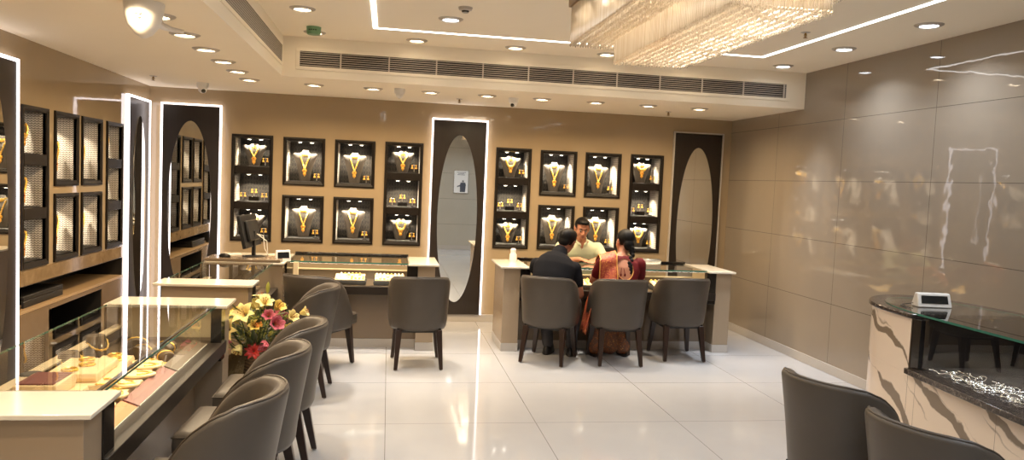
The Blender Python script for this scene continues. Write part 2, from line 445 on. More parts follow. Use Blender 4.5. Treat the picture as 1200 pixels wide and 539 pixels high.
# ------------------------------------------------------------------ ceiling fixtures
def make_downlight(kind, col, watt, spread):
    label = 'x'
    t = thing('downlight', label, 'downlight', (0, 0, 0), 0)
    MB().lathe([(.062, -.012), (.070, -.016), (.094, -.004), (.096, 0), (.060, 0)], n=28, ring_=True).build('trim_ring', 'ceiling_trim', t, fix=True)
    MB().lathe([(.0005, -.010), (.034, -.010), (.036, -.006), (.060, -.005), (.060, -.001), (.0005, -.001)], n=28).build('lens', 'lens_'+kind, t, fix=True)
    d = arealight('downlight_lamp', t, (0, 0, -.02), (0, 0, 0), .11, .11, col, watt, spread, 'DISK')
    return t
simple('ceiling_trim', srgb(190, 182, 172), .35, .3)
DL_W = 6.5
rows = []
ordn = ['first', 'second', 'third', 'fourth', 'fifth', 'sixth', 'seventh', 'eighth', 'ninth', 'tenth', 'eleventh']
k = 0
dl = make_downlight('warm', WARM, 10., 160); dw = make_downlight('warm', NEUT, 5., 62); dc = make_downlight('cool', COOL, 6.5, 130); dn = make_downlight('cool', COOL, 5., 62)
def downlights(src, pts, z, labels, group):
    for p, l in zip(pts, labels):
        o = dup(src, (p[0], p[1], z), 0, l, group)
left_pts = [(-1.325, 7.55-.577*i) for i in range(6)]
downlights(dl, left_pts, ZS, ['warm round downlight on the low left ceiling, %s from the back corner' % ordn[i] for i in range(6)], 'downlights along the low left ceiling')
back_pts = [(-.74+.565*i, 7.65) for i in range(8)]
downlights(dl, back_pts, ZS, ['warm round downlight on the low back ceiling, %s from the left' % ordn[i] for i in range(8)], 'downlights along the low back ceiling')
downlights(dw, [(-.67, 6.86), (-.67, 5.91)], ZU, ['warm downlight on the raised ceiling next to the green detector', 'warm downlight on the raised ceiling, between the long side grille and glowing strip'], 'downlights on the raised ceiling')
downlights(dw, [(.21, 6.88), (1.10, 6.88)], ZU, ['warm downlight on the raised ceiling behind the left corner of the glowing strip', 'warm downlight behind the glowing strip, left of the chandelier'], 'downlights on the raised ceiling')
downlights(dc, [(.43, 5.87)], ZU, ['cool white downlight inside the glowing strip, beside the smoke detector'], 'downlights on the raised ceiling')
downlights(dw, [(1.96, 6.88), (2.82, 6.88)], ZU, ['downlight partly hidden behind the lower left end of the chandelier', 'downlight partly hidden behind the lower right end of the chandelier'], 'downlights on the raised ceiling')
downlights(dn, [(3.68, 6.81)], ZU, ['cool white downlight by the right wall, farthest, near the back grille'], 'downlights on the raised ceiling')
downlights(dc, [(3.68, 5.83), (3.68, 4.83)], ZU, ['cool white downlight by the right wall, %s' % s for s in ('second from the back grille', 'nearest the camera')], 'downlights on the raised ceiling')
# the rows run on over the part of the shop behind the camera's view
L2 = 'round downlight overhead near the entrance, outside the picture'
downlights(dl, [(-1.325, 4.09-.577*i) for i in range(0, 8, 2)], ZS, [L2]*4, 'downlights near the entrance')
downlights(dc, [(3.68, 3.7), (3.68, 2.5), (3.68, 1.2), (.43, 3.9), (.43, 2.0), (2.6, 1.6), (2.6, .5), (1.5, .6), (.43, .5)], ZU, [L2]*9, 'downlights near the entrance')
downlights(dw, [(-.67, 4.0), (-.67, 2.2)], ZU, [L2]*2, 'downlights near the entrance')
for o in (dl, dw, dc, dn):
    for c in list(o.children): bpy.data.objects.remove(c)
    bpy.data.objects.remove(o)

cs = MB(); w = .017; zc = ZU-.004
cs.box(-.145-w, -.145+w, -.2, 6.45-w, zc, ZU); cs.box(3.28-w, 3.28+w, -.2, 6.45-w, zc, ZU); cs.box(-.145-w, 3.28+w, 6.45-w, 6.45+w, zc, ZU)
tag(cs.build('ceiling_light_strip', 'led_cove', smooth=False), 'glowing white light strip drawn as a large rectangle on the raised ceiling', 'light strip')

# air grilles
g = thing('air_grille', 'long slatted air grille across the back face of the ceiling step', 'air grille', (-.82, SY, 2.61))
m = MB(); W_, H_ = 4.72, .135
m.box(-.035, W_+.035, -.010, 0, -.03, 0); m.box(-.035, W_+.035, -.010, 0, H_, H_+.03); m.box(-.035, 0, -.010, 0, 0, H_); m.box(W_, W_+.035, -.010, 0, 0, H_)
m.build('grille_frame', 'ceiling_paint', g, bevel=.002)
box(0, W_, -.003, -.001, 0, H_).build('grille_backing', 'black_matte', g, smooth=False)
simple('slat_paint', srgb(206, 196, 184), .5)
m = MB()
for i in range(7):
    z = .010+i*.0190; m.add([(0, -.004, z+.0045), (W_, -.004, z+.0045), (W_, -.012, z), (0, -.012, z), (0, -.004, z+.0025), (W_, -.004, z+.0025), (W_, -.012, z-.0025), (0, -.012, z-.0025)],
        [(0, 1, 2, 3), (7, 6, 5, 4), (3, 2, 6, 7)])
m.build('slat', 'slat_paint', g, smooth=False)
for x in [.36+.4335*i for i in range(11)]:
    if x < W_: box(x-.006, x+.006, -.0125, -.002, 0, H_).build('divider', 'slat_paint', g, smooth=False)

g = thing('air_grille', 'long perforated air grille on the left ceiling step', 'air grille', (SX, 2.2, 2.625))
def perf():
    t = NT('perforated'); o = t.sep(t.obj())
    a = t.math('SUBTRACT', t.math('FRACT', t.math('DIVIDE', o[1], .022)), .5); b = t.math('SUBTRACT', t.math('FRACT', t.math('DIVIDE', o[2], .0165)), .5)
    d = t.math('MAXIMUM', t.math('ABSOLUTE', a), t.math('ABSOLUTE', b))
    M['perforated'] = t.done(t.bsdf(Base_Color=t.mix(t.math('LESS_THAN', d, .36), srgb(180, 168, 152), (.02, .018, .016, 1)), Roughness=.5))
perf()
W_, H_ = 4.85, .15
m = MB(); m.box(0, .010, -.03, W_+.03, -.028, 0); m.box(0, .010, -.03, W_+.03, H_, H_+.028); m.box(0, .010, -.03, 0, 0, H_); m.box(0, .010, W_, W_+.03, 0, H_)
m.build('grille_frame', 'ceiling_paint', g, bevel=.002)
box(.001, .005, 0, W_, 0, H_).build('grille_mesh', 'perforated', g, smooth=False)

# cameras, detectors, sprinklers
def sprinkler(p, z, label):
    t = thing('ceiling_sprinkler', label, 'sprinkler', (p[0], p[1], z), 0, 'ceiling sprinklers')
    MB().lathe([(.001, -.006), (.030, -.004), (.036, 0), (.001, 0)], n=20).build('escutcheon', 'ceiling_trim', t, fix=True)
    MB().lathe([(.008, 0), (.008, -.02), (.004, -.032), (.003, -.038)], n=10).tube([(-.010, 0, -.015), (-.013, 0, -.028), (0, 0, -.04)], .0022, 6).tube([(.010, 0, -.015), (.013, 0, -.028), (0, 0, -.04)], .0022, 6).build('sprinkler_body', 'brass', t)
    MB().lathe([(.001, -.044), (.016, -.043), (.016, -.040), (.001, -.040)], n=14).build('deflector', 'brass', t, fix=True)
sprinkler((-2.24, 7.76), ZS, 'small sprinkler on the low ceiling in the left back corner')
sprinkler((.72, 8.14), ZS, 'small sprinkler on the low ceiling above the middle mirror')
sprinkler((3.06, 8.14), ZS, 'small sprinkler on the low ceiling near the right back corner')
sprinkler((3.06, 5.36), ZU, 'small sprinkler on the raised ceiling right of the chandelier')
t = thing('smoke_detector', 'small round smoke detector inside the glowing ceiling strip', 'smoke detector', (.50, 5.45, ZU))
MB().lathe([(.001, -.036), (.022, -.036), (.026, -.022), (.046, -.018), (.052, 0), (.001, 0)], n=24).build('detector_body', 'ceiling_trim', t, fix=True)
MB().lathe([(.020, -.037), (.0262, -.030), (.0265, -.024), (.02, -.024)], n=24, ring_=True).build('vent_ring', 'black_matte', t, fix=True)
t = thing('gas_detector', 'small green detector with a slotted side on the raised ceiling', 'detector', (-.655, 6.62, ZU))
MB().lathe([(.001, -.062), (.050, -.062), (.058, -.052), (.060, -.004), (.062, 0), (.001, 0)], n=28).build('detector_body', 'green_plastic', t, fix=True)
m = MB()
for a in (-120, -103, -86, -69): m.box(-.006, .006, -.0615, -.055, -.034, -.026, Matrix.Rotation(R(a+90), 4, 'Z'))
m.build('slot', 'black_matte', t)

def dome_cam(p, z, label, s=1., look=(0, -1)):
    t = thing('ceiling_dome_camera', label, 'security camera', (p[0], p[1], z), math.atan2(-look[0], look[1]) if False else 0, 'ceiling cameras')
    MB().lathe([(.001, -.055*s), (.048*s, -.055*s), (.055*s, -.045*s), (.058*s, 0), (.001, 0)], n=24).build('camera_base', 'white_plastic', t, fix=True)
    MB().ball((.0, -.006*s, -.062*s), .043*s, 20, 14).build('camera_ball', 'white_plastic', t)
    rot = Matrix.Rotation(R(125), 4, 'X')
    l = MB().lathe([(.001, .0465*s), (.020*s, .044*s), (.023*s, .034*s), (.001, .034*s)], (0, -.006*s, -.062*s), 18, Matrix.Rotation(math.atan2(look[0], -look[1]), 4, 'Z') @ rot).build('camera_lens', 'black_gloss', t, fix=True)
dome_cam((-1.87, 8.1), ZS, 'white dome camera on the low ceiling above the left back mirror', 1.0, (.5, -.8))
dome_cam((1.24, 7.74), ZS, 'white dome camera on the low back ceiling right of the middle mirror', .9, (-.5, -.8))
dome_cam((.08, 7.54), ZS, 'pale dome camera turned away on the low back ceiling, left of middle mirror', .9, (0, 1))
t = thing('ceiling_camera', 'large white bullet-shaped camera hanging from the low left ceiling', 'security camera', (-1.30, 4.33, ZS))
MB().lathe([(.012, -.185), (.045, -.165), (.078, -.120), (.095, -.060), (.100, -.012), (.100, 0), (.001, 0)], (0, 0, .0), 30).build('camera_housing', 'white_plastic', t, fix=True)
MB().box(-.020, .014, -.099, -.088, -.075, -.050).box(-.004, .012, -.094, -.08, -.095, -.084).build('status_mark', 'grey_plastic', t)
MB().tube([(.085, -.03, -.012), (.09, -.035, -.013)], .006, 8).tube([(-.085, -.03, -.012), (-.09, -.035, -.013)], .006, 8).build('screw', 'black_matte', t)
t = thing('ceiling_cable_cover', 'short white cable cover running from the big camera along the ceiling', 'cable cover', (-1.30, 4.45, ZS))
MB().rings([[(x-.03, y, -.0), (x-.03, y, -.022), (x+.03, y, -.022), (x+.03, y, 0)] for x, y in ((-.06, .10), (-.085, .45), (-.07, .56), (-.02, .64))]).build('cover_channel', 'white_plastic', t, bevel=.004, fix=True)

# ------------------------------------------------------------------ chandelier
t = thing('crystal_chandelier', 'large two-tier rectangular crystal chandelier of hanging glass strands', 'chandelier', (1.59, 3.80, ZU))
X1, Y1, X2, Y2 = .445, 1.10, .225, .82          # half sizes of the two tiers
ZT, ZM, ZB = -.065, -.31, -.45
box(-X1-.02, X1+.02, -Y1-.02, Y1+.02, ZT, 0).build('mounting_frame', 'brass', t, bevel=.006)
def strand(mb, x, y, z0, z1, r=.0034):
    mb.add([(x-r, y, z0), (x, y-r, z0), (x+r, y, z0), (x, y+r, z0), (x-r, y, z1), (x, y-r, z1), (x+r, y, z1), (x, y+r, z1)],
           [(0, 1, 5, 4), (1, 2, 6, 5), (2, 3, 7, 6), (3, 0, 4, 7)])
    b = r*2.3
    mb.add([(x, y, z1-b*1.5), (x-b, y, z1), (x, y-b, z1), (x+b, y, z1), (x, y+b, z1), (x, y, z1+b*1.5)],
           [(0, 2, 1), (0, 3, 2), (0, 4, 3), (0, 1, 4), (5, 1, 2), (5, 2, 3), (5, 3, 4), (5, 4, 1)])
rnd = random.Random(3)
def curtain(name, hx, hy, z0, z1, step):
    mb = MB()
    for lay in (0, .016):
        a, b = hx-lay, hy-lay
        nx, ny = int(2*a/step), int(2*b/step)
        for i in range(nx+1):
            for y in (-b, b): strand(mb, -a+2*a*i/nx, y, z0, z1+rnd.uniform(-.004, .004))
        for i in range(1, ny):
            for x in (-a, a): strand(mb, x, -b+2*b*i/ny, z0, z1+rnd.uniform(-.004, .004))
    o = mb.build(name, 'crystal', t, smooth=False); o['kind'] = 'stuff'
def field(name, hx, hy, ex, ey, z0, z1, step):
    mb = MB(); nx, ny = int(2*hx/step), int(2*hy/.021)
    for i in range(1, nx):
        for j in range(1, ny):
            x, y = -hx+2*hx*i/nx, -hy+2*hy*j/ny
            if abs(x) < ex and abs(y) < ey: continue
            x += rnd.uniform(-.003, .003)
            strand(mb, x, y, z0, z1+rnd.uniform(-.004, .004), .0052)
    o = mb.build(name, 'crystal', t, smooth=False); o['kind'] = 'stuff'
curtain('outer_crystal_curtain', X1, Y1, ZT, ZM, .017); field('upper_crystal_drops', X1-.02, Y1-.02, X2+.005, Y2+.005, ZM+.06, ZM, .044)
curtain('inner_crystal_curtain', X2, Y2, ZM+.10, ZB, .017); field('lower_crystal_drops', X2-.02, Y2-.02, 0, 0, ZB+.06, ZB, .044)
for i in range(5):
    for sx in (-1, 1):
        y = -.9+.45*i
        MB().lathe([(.001, -.030), (.014, -.026), (.016, -.004), (.010, 0), (.001, 0)], (sx*.20, y, ZT), 12).build('bulb', 'bulb_warm', t, fix=True)
    d = bpy.data.lights.new('chandelier_lamp', 'AREA'); d.shape = 'RECTANGLE'; d.size = .5; d.size_y = .36; d.energy = 5.5; d.color = (1, .88, .70)
    o = bpy.data.objects.new('chandelier_lamp', d); C.objects.link(o); o.parent = t; o.location = (0, -.88+.44*i, ZT-.012)
    box(-.26, .26, -.88+.44*i-.015, -.88+.44*i+.015, ZT-.006, ZT-.0).build('lamp_bar', 'bulb_warm', t, smooth=False)
# ------------------------------------------------------------------ display cases and the jewellery in them
def make_case(kind, W, H, label, loc, rz, group, power=1.):
    t = thing('display_case', label, 'display case', loc, rz, group)
    f = MB(); D = .33; p = .014
    # picture-frame border, bevelled towards the opening
    def border(a, b, c, d, y): return [(a, y, c), (b, y, c), (b, y, d), (a, y, d)]
    o0 = border(0, W, 0, H, 0); o1 = border(0, W, 0, H, -p); o2 = border(.016, W-.016, .016, H-.016, -p-.004); i1 = border(FR, W-FR, FR+.008, H-FR, -.008); i0 = border(FR, W-FR, FR+.008, H-FR, .02)
    f.rings([o0, o1, o2, i1, i0], False, False); f.build('case_frame', 'frame_wood', t, smooth=False, fix=True)
    a, b = FR, W-FR
    box(a-.012, b+.012, 0, D, FR-.004, FR+.008).build('niche_floor', 'black_matte', t, smooth=False); box(a-.012, b+.012, 0, D, H-FR, H-FR+.012).build('niche_top', 'black_matte', t, smooth=False)
    box(a-.012, b+.012, D-.012, D, FR, H-FR).build('back_lining', 'ornate_panel', t, smooth=False)
    for x0, x1 in ((a-.012, a), (b, b+.012)): box(x0, x1, 0, D-.012, FR, H-FR).build('side_lining', 'chevron_panel', t, smooth=False)
    cells = []
    if kind == 'tall':
        ch = (H-2*FR-.008-2*.085)/3; z = FR+.008
        for i in range(3):
            cells.append((z, z+ch)); z += ch
            if i < 2: box(a, b, -.012, D-.012, z, z+.085).build('shelf', 'frame_wood', t, bevel=.004); z += .085
    else: cells = [(FR+.008, H-FR)]
    for z0, z1 in cells:
        box(a+.02, b-.02, .03, D-.03, z0, z0+.006).build('floor_pad', 'black_velvet', t, smooth=False)
        for fx in (.33, .67):
            x = a+(b-a)*fx
            sp = MB().lathe([(.001, -.012), (.024, -.012), (.030, 0), (.001, 0)], (x, .16, z1), 16).build('spotlight', 'ceiling_trim', t, fix=True)
            MB().lathe([(.001, -.015), (.017, -.014), (.018, -.011), (.001, -.011)], (x, .16, z1), 16).build('spot_lens', 'spot_chip', sp, fix=True)
            L = bpy.data.lights.new('case_lamp', 'SPOT'); L.energy = CASE_W*power*(1. if kind == 'tall' else 1.8); L.color = (1, .86, .64); L.spot_size = R(115); L.spot_blend = .8; L.shadow_soft_size = .012
            lo = bpy.data.objects.new('case_lamp', L); C.objects.link(lo); lo.parent = t; lo.location = (x, .158, z1-.018); lo.rotation_euler = (R(8), 0, 0)
    return t, cells
CASE_W = 15.
def place(mx, p): return mx @ Vector(p)

def make_bust(h, label):
    t = thing('necklace_bust', label, 'display bust'); n = 28
    def ring(hw, d0, d1, z, sag=0):
        r = []
        for k in range(n):
            a = 2*PI*k/n; x = hw*math.cos(a); y = math.sin(a); y = d1*y if y > 0 else d0*y
            r.append((x, y, z - sag*abs(math.cos(a))**3))
        return r
    m = MB()
    m.rings([ring(.056, .028, .02, 0), ring(.062, .034, .022, .02*h/.3), ring(.076, .040, .024, .30*h), ring(.096, .046, .026, .55*h), ring(.120, .046, .026, .74*h), ring(.136, .034, .022, .85*h, -.010),
             ring(.118, .032, .022, .872*h, -.016), ring(.070, .030, .022, .882*h, -.01), ring(.042, .030, .024, .91*h), ring(.036, .028, .024, .96*h), ring(.036, .028, .024, 1.0*h), ring(.030, .022, .018, 1.01*h)])
    m.build('bust_form', 'grey_velvet', t, ang=60)
    return t
def bustdepth(h, x, z):   # front surface (-y) of the bust at x, z
    zs = [(0, .056, .028), (.07, .062, .034), (.30, .076, .040), (.55, .096, .046), (.74, .120, .046), (.85, .136, .034), (.885, .08, .030), (.91, .042, .030), (1, .036, .028)]
    u = max(0, min(1, z/h))
    for (a, w0, d0), (b, w1, d1) in zip(zs, zs[1:]):
        if a <= u <= b: q = (u-a)/(b-a); w = w0+(w1-w0)*q; d = d0+(d1-d0)*q; break
    return -d*math.sqrt(max(0.05, 1-(x/w)**2))
def make_necklace(h, style, label):
    t = thing('gold_necklace', label, 'necklace')
    hw, top = .034, .93*h
    # choker collar
    m = MB(); path = []
    for k in range(17):
        a = PI+PI*k/16; path.append((.042*math.cos(a), .034*math.sin(a), .915*h - .012*math.sin(PI*k/16)))
    m.tube(path, .0115, 8)
    for k in range(1, 16, 2):
        p = Vector(path[k]); m.ball(p+Vector((0, -.008, -.014)), (.009, .005, .013), 8, 6)
    m.build('collar', 'gold', t)
    low = {'v': .40, 'u': .50, 'long': .30, 'fan': .56}[style]*h
    def chain(lo, wide, rad, shape):
        path = []
        for k in range(25):
            s = -1+2*k/24; x = wide*s if shape == 'v' else wide*math.sin(s*PI/2)
            zz = (lo+(.86*h-lo)*abs(s)**1.05) if shape == 'v' else (lo+(.86*h-lo)*(1-math.sqrt(max(0, 1-min(1, abs(x/wide))**2.2))))
            path.append((x, bustdepth(h, x, zz)-rad*.9, zz))
        return path
    m = MB()
    if style == 'u':
        pts = chain(low, .055, .007, 'u'); m.tube(pts, .0105, 8)
        for p in pts[2:-2:1]: m.ball(Vector(p)+Vector((0, -.003, -.010)), .0085, 8, 6)
    elif style == 'fan':
        for q, wd in ((low, .06), (low+.05*h, .05), (low+.11*h, .044)): m.tube(chain(q, wd, .0065, 'u'), .0065, 7)
    else:
        pts = chain(low, .056, .0045, 'v'); m.tube(pts, .0072, 7)
        for p in pts[1:-1:2]: m.ball(Vector(p)+Vector((0, -.003, 0)), .0092, 8, 6)
    m.build('chain', 'gold', t)
    zz = low-.006; y = bustdepth(h, 0, zz)-.006
    m = MB(); m.mat('gold_deep')
    m.ball((0, y, zz-.014), (.024, .007, .022), 14, 8); m.ball((0, y-.002, zz-.050), (.019, .007, .019), 12, 8); m.ball((0, y, zz+.016), (.013, .006, .013), 10, 6)
    for a in range(8): m.ball((.024*math.cos(a*PI/4), y-.002, zz-.014+.022*math.sin(a*PI/4)), .0045, 6, 5)
    if style != 'u':
        for dx in (-.012, 0, .012): m.tube([(dx, y, zz-.064), (dx, y, zz-.078+abs(dx))], [.002, .005], 6)
    m.mat('ruby'); m.ball((0, y-.0065, zz-.012), (.006, .003, .006), 8, 6)
    m.build('pendant', None, t)
    return t
def make_earstand(h, label):
    t = thing('earring_stand', label, 'earring stand')
    MB().box(-.026, .026, -.02, .02, 0, .008).build('stand_base', 'black_matte', t, bevel=.002)
    MB().cyl((0, 0, .008), (0, 0, h), .0035, n=8).build('post', 'chrome', t)
    MB().tube([(-.027, 0, h-.002), (0, 0, h+.003), (.027, 0, h-.002)], .0036, 8).build('crossbar', 'chrome', t)
    return t
def make_earring(label):
    t = thing('gold_earring', label, 'earring')
    m = MB().ball((0, -.005, 0), (.0085, .005, .0085), 10, 7)
    m.lathe([(.002, -.012), (.006, -.014), (.010, -.024), (.0125, -.033), (.010, -.034)], (0, -.004, 0), 12)
    for k in range(6): m.ball((.011*math.cos(k*PI/3), -.004+.011*math.sin(k*PI/3), -.037), .0026, 6, 5)
    m.build('earring_drop', 'gold_deep', t)
    return t
BUST = {}; NECK = {}
def get_bust(h):
    k = round(h, 2)
    if k not in BUST: BUST[k] = make_bust(h, 'x')
    return BUST[k]
def get_neck(h, st):
    k = (round(h, 2), st)
    if k not in NECK: NECK[k] = make_necklace(h, st, 'x')
    return NECK[k]
ES = make_earstand(.085, 'x'); ER = make_earring('x')
protos = [ES, ER]
def stand_set(T, x, y, z, where, h=1.):
    p = T @ Vector((x, y, z)); rz = T.to_euler().z
    dup(ES, p, rz, 'small earring stand '+where, 'earring stands')
    for s, w in ((-1, 'left'), (1, 'right')):
        q = T @ Vector((x+s*.022, y-.004, z+.081)); dup(ER, q, rz, w+' gold earring '+where, 'gold drop earrings')
def fill_case(c, wall, nm, styles):
    W, H = c[1]-c[0], c[3]-c[2]
    loc, rz = ((c[0], YB, c[2]), 0) if wall == 'back' else ((XL, c[0], c[2]), R(90))
    kind = c[4]
    t, cells = make_case(kind, W, H, 'dark-framed display case, the '+nm, loc, rz, ('tall three-tier' if kind == 'tall' else 'square')+' jewellery cases', 1. if wall == 'back' else .5)
    T = Matrix.Translation(loc) @ Matrix.Rotation(rz, 4, 'Z')
    names = ['bottom tier, ', 'middle tier, ', 'top tier, '] if kind == 'tall' else ['']
    for i, (z0, z1) in enumerate(cells):
        zf = z0+.007; lb = names[i]+nm
        if kind == 'tall' and i == 1 and wall == 'back':
            p = T @ Vector((W/2, .17, zf))
            r = thing('display_riser', 'black riser block, '+lb, 'riser', p, rz, 'display risers')
            box(-.055, .055, -.03, .03, 0, .045).build('riser_block', 'black_gloss', r, bevel=.002)
            stand_set(T, W/2, .165, zf+.045, 'on riser, '+lb)
            stand_set(T, W/2-.115, .14, zf, 'left of riser, '+lb); stand_set(T, W/2+.115, .14, zf, 'right of riser, '+lb)
        else:
            h = .245 if kind == 'tall' else .345
            st = styles[i % len(styles)]
            p = T @ Vector((W*.48, .20, zf) if wall == 'back' else (W*.50, .12, zf))
            dup(get_bust(h), p, rz, 'pale necklace bust, '+lb, 'necklace busts')
            dup(get_neck(h, st), p, rz, {'v': 'gold V-shaped pendant necklace', 'u': 'gold rounded bead necklace', 'long': 'long gold pendant necklace', 'fan': 'layered gold necklace'}[st]+', '+lb, 'gold necklaces')
            if wall == 'back': stand_set(T, W-.095, .10, zf, 'beside bust, '+lb)
BN = ['tall case behind the monitor', 'upper case above the white price display', 'lower case above the white price display', 'upper case over the earring pads', 'lower case over the earring pads', 'tall case over the lone chair',
      'tall case above the white bottle', 'upper case above the black-shirted man', 'lower case above the black-shirted man', 'upper case between salesman and braided woman', 'lower case between salesman and braided woman', 'tall case above the empty chair']
BS = [['v', 'v', 'v'], ['v'], ['v'], ['v'], ['v'], ['u', 'v', 'v'], ['v', 'v', 'u'], ['v'], ['v'], ['v'], ['v'], ['u', 'v', 'fan']]
for c, nm, st in zip(CASE_B, BN, BS): fill_case(c, 'back', nm, st)
LN = ['nearest tall case, left wall', 'upper near square case, left wall', 'lower near square case, left wall', 'upper far square case, left wall', 'lower far square case, left wall', 'farthest tall case, left wall']
for c, nm in zip(CASE_L, LN): fill_case(c, 'left', nm, ['v', 'v', 'u'])
for o in protos+list(BUST.values())+list(NECK.values()):
    for ch in list(o.children): bpy.data.objects.remove(ch)
    bpy.data.objects.remove(o)

# recessed shelf and cabinet niche under the left cases
t = thing('recessed_shelf', 'long dark recessed shelf with a tan board under the left wall cases', 'shelf', (XL, 5.80, .575))
L_ = RECESS[1]-RECESS[0]; h = RECESS[3]-RECESS[2]
MB().box(-.42, -.41, 0, L_, 0, h).box(-.41, 0, -.01, 0, 0, h).box(-.41, 0, L_, L_+.01, 0, h).box(-.41, 0, 0, L_, h, h+.01).build('niche_shell', 'black_matte', t, smooth=False)
box(-.41, .012, 0, L_, -.0225, -.0005).build('shelf_board', 'shelf_tan', t, bevel=.002)
t = thing('open_cabinet', 'open black cabinet niche in brown panelling under the left wall shelf', 'cabinet', (XL, LOWER[0], LOWER[2]))
L_ = LOWER[1]-LOWER[0]; h = LOWER[3]-LOWER[2]
MB().box(-.42, -.41, 0, L_, 0, h).box(-.41, 0, -.01, 0, 0, h).box(-.41, 0, L_, L_+.01, 0, h).box(-.41, 0, 0, L_, h, h+.01).box(-.41, 0, 0, L_, -.01, 0).build('cabinet_shell', 'black_matte', t, smooth=False)
MB().box(0, .01, -.48, 0, -.01, h+.035).box(0, .01, L_, L_+.55, -.01, h+.035).box(0, .01, 0, L_, h, h+.035).build('side_panel', 'brown_laminate', t, bevel=.002)
t = thing('jewellery_case', 'flat black jewellery case lying on the recessed left shelf', 'case', (XL-.16, 6.30, .575))
box(-.13, .13, -.34, .34, 0, .052).build('case_body', 'black_matte', t, bevel=.006)
box(-.13, .13, -.34, .34, .054, .088).build('case_lid', 'black_matte', t, bevel=.006)
t = thing('tray', 'low dark tray at the near end of the recessed left shelf', 'tray', (XL-.14, 5.895, .575))
MB().box(-.12, .10, -.085, .05, 0, .008).box(-.12, .10, -.085, -.077, .008, .03).box(-.12, .10, .042, .05, .008, .03).box(-.12, -.112, -.077, .042, .008, .03).box(.092, .10, -.077, .042, .008, .03).build('tray_body', 'brown_pad', t, bevel=.002)
# ------------------------------------------------------------------ glass-topped sales counters
ZC = .835
def counter(label, loc, rz, L, D, left=True, right=True, knee=.18, light=6., lamp_col=(1, .80, .52), rear=True):
    t = thing('display_counter', label, 'counter', loc, rz, 'glass-topped jewellery counters')
    ends = ([(.0, .29, .035, .20)] if left else []) + ([(L-.29, L, L-.20, L-.035)] if right else [])
    x0 = .20 if left else 0; x1 = L-.20 if right else L
    for i, (c0, c1, p0, p1) in enumerate(ends):
        box(p0, p1, .02, D-.03, .082, ZC-.02).build('end_panel', 'taupe_panel', t, bevel=.002)
        box(p0-.003, p1+.003, .017, D-.027, 0, .08).build('end_plinth', 'plinth', t, bevel=.002)
        box(c0, c1, -.015, D+.02, ZC-.019, ZC).build('cap', 'cap_stone', t, bevel=.004)
        q = (p1, p1+.10) if c0 == 0 else (p0-.10, p0)
        box(q[0], q[1], .012, .072, .50, ZC-.02).build('black_cheek', 'black_gloss', t)
        w = (p1+.001, p1+.006) if c0 == 0 else (p0-.006, p0-.001)
        box(w[0], w[1], .08, D-.05, .625, ZC-.02).build('inner_side', 'sill_cream', t)
    box(x0, x1, knee, knee+.03, .082, .53).build('knee_panel', 'taupe_dark', t)
    box(x0, x1, knee-.003, knee+.03, 0, .08).build('knee_plinth', 'plinth', t)
    box(x0, x1, .0, .085, .535, .612).build('front_rail', 'rail_wood', t, bevel=.003)
    box(x0, x1, .085, D-.03, .585, .606).build('deck', 'brown_pad', t)
    box(x0, x1, D-.05, D-.03, .0, .69).build('rear_panel', 'taupe_dark', t)
    box(x0, x1, D-.075, D-.02, .69, .702).build('rear_sill', 'sill_cream', t, bevel=.002)
    g0 = .275 if left else 0; g1 = L-.275 if right else L
    m = MB(); m.mat('glass'); m.add([(g0, .07, .613), (g1, .07, .613), (g1, .07, ZC-.011), (g0, .07, ZC-.011)], [(0, 1, 2, 3)])
    m.build('front_glass', None, t, smooth=False)
    m = MB(); a, b, c, d, e, f = g0, g1, .045, D, ZC-.010, ZC
    m.mat('glass'); m.add([(a, c, f), (b, c, f), (b, d, f), (a, d, f)], [(0, 1, 2, 3)])
    m.mat('glass_edge'); m.add([(a, c, e), (b, c, e), (b, c, f), (a, c, f)], [(0, 1, 2, 3)]); m.add([(a, d, e), (b, d, e), (b, d, f), (a, d, f)], [(3, 2, 1, 0)])
    m.build('top_glass', None, t, smooth=False)
    if rear: box(g0, g1, D-.0, D+.035, ZC-.012, ZC+.022).build('rear_rail', 'black_gloss', t, bevel=.002)
    m = MB(); m.mat('black_matte'); m.box(g0+.02, g1-.02, .074, .086, ZC-.020, ZC-.012); m.mat('spot_chip'); m.add([(g0+.02, .076, ZC-.0205), (g1-.02, .076, ZC-.0205), (g1-.02, .084, ZC-.0205), (g0+.02, .084, ZC-.0205)], [(3, 2, 1, 0)])
    m.build('display_light', None, t, smooth=False)
    arealight('counter_lamp', t, ((g0+g1)/2, .10, ZC-.03), (R(28), 0, 0), g1-g0-.1, .012, lamp_col, light, 170)
    return t
AX = -.945
cA = counter('nearest glass-topped jewellery counter at lower left, full of trays', (AX, 2.61, 0), R(90), 2.40, .655, light=2.4, rear=False)
cB = counter('glass-topped counter behind the flower bouquet, running to the monitor corner', (AX, 5.60, 0), R(90), 1.40, .64, right=False, light=1.5, rear=False)
cC = counter('glass-topped counter on the back wall, between monitor and middle mirror', (-.90, 7.19, 0), 0, 1.405, .66, left=False, light=2.5)
cD = counter('glass-topped counter on the right where the two customers sit', (1.10, 7.20, 0), 0, 2.42, .66, light=3.5)
# corner block of the L-shaped pair
box(-1.585, -.90+.0, 7.02, 7.85, ZC-.019, ZC).build('corner_cap', 'cap_stone', cC, bevel=.004).parent = None
o = bpy.data.objects['corner_cap']; o.parent = cC; o.location = (.90, -7.19, 0)
o = box(-1.57, -.912, 7.03, 7.80, .0, ZC-.02).build('corner_block', 'taupe_dark', cC); o.location = (.90, -7.19, 0)
o = box(-.912, -.895, 7.20, 7.60, .50, ZC-.02).build('black_cheek', 'black_gloss', cC); o.location = (.90, -7.19, 0)
box(.06, .10, .03, .10, .60, ZC-.012).build('glass_post', 'sill_cream', cC, bevel=.002)

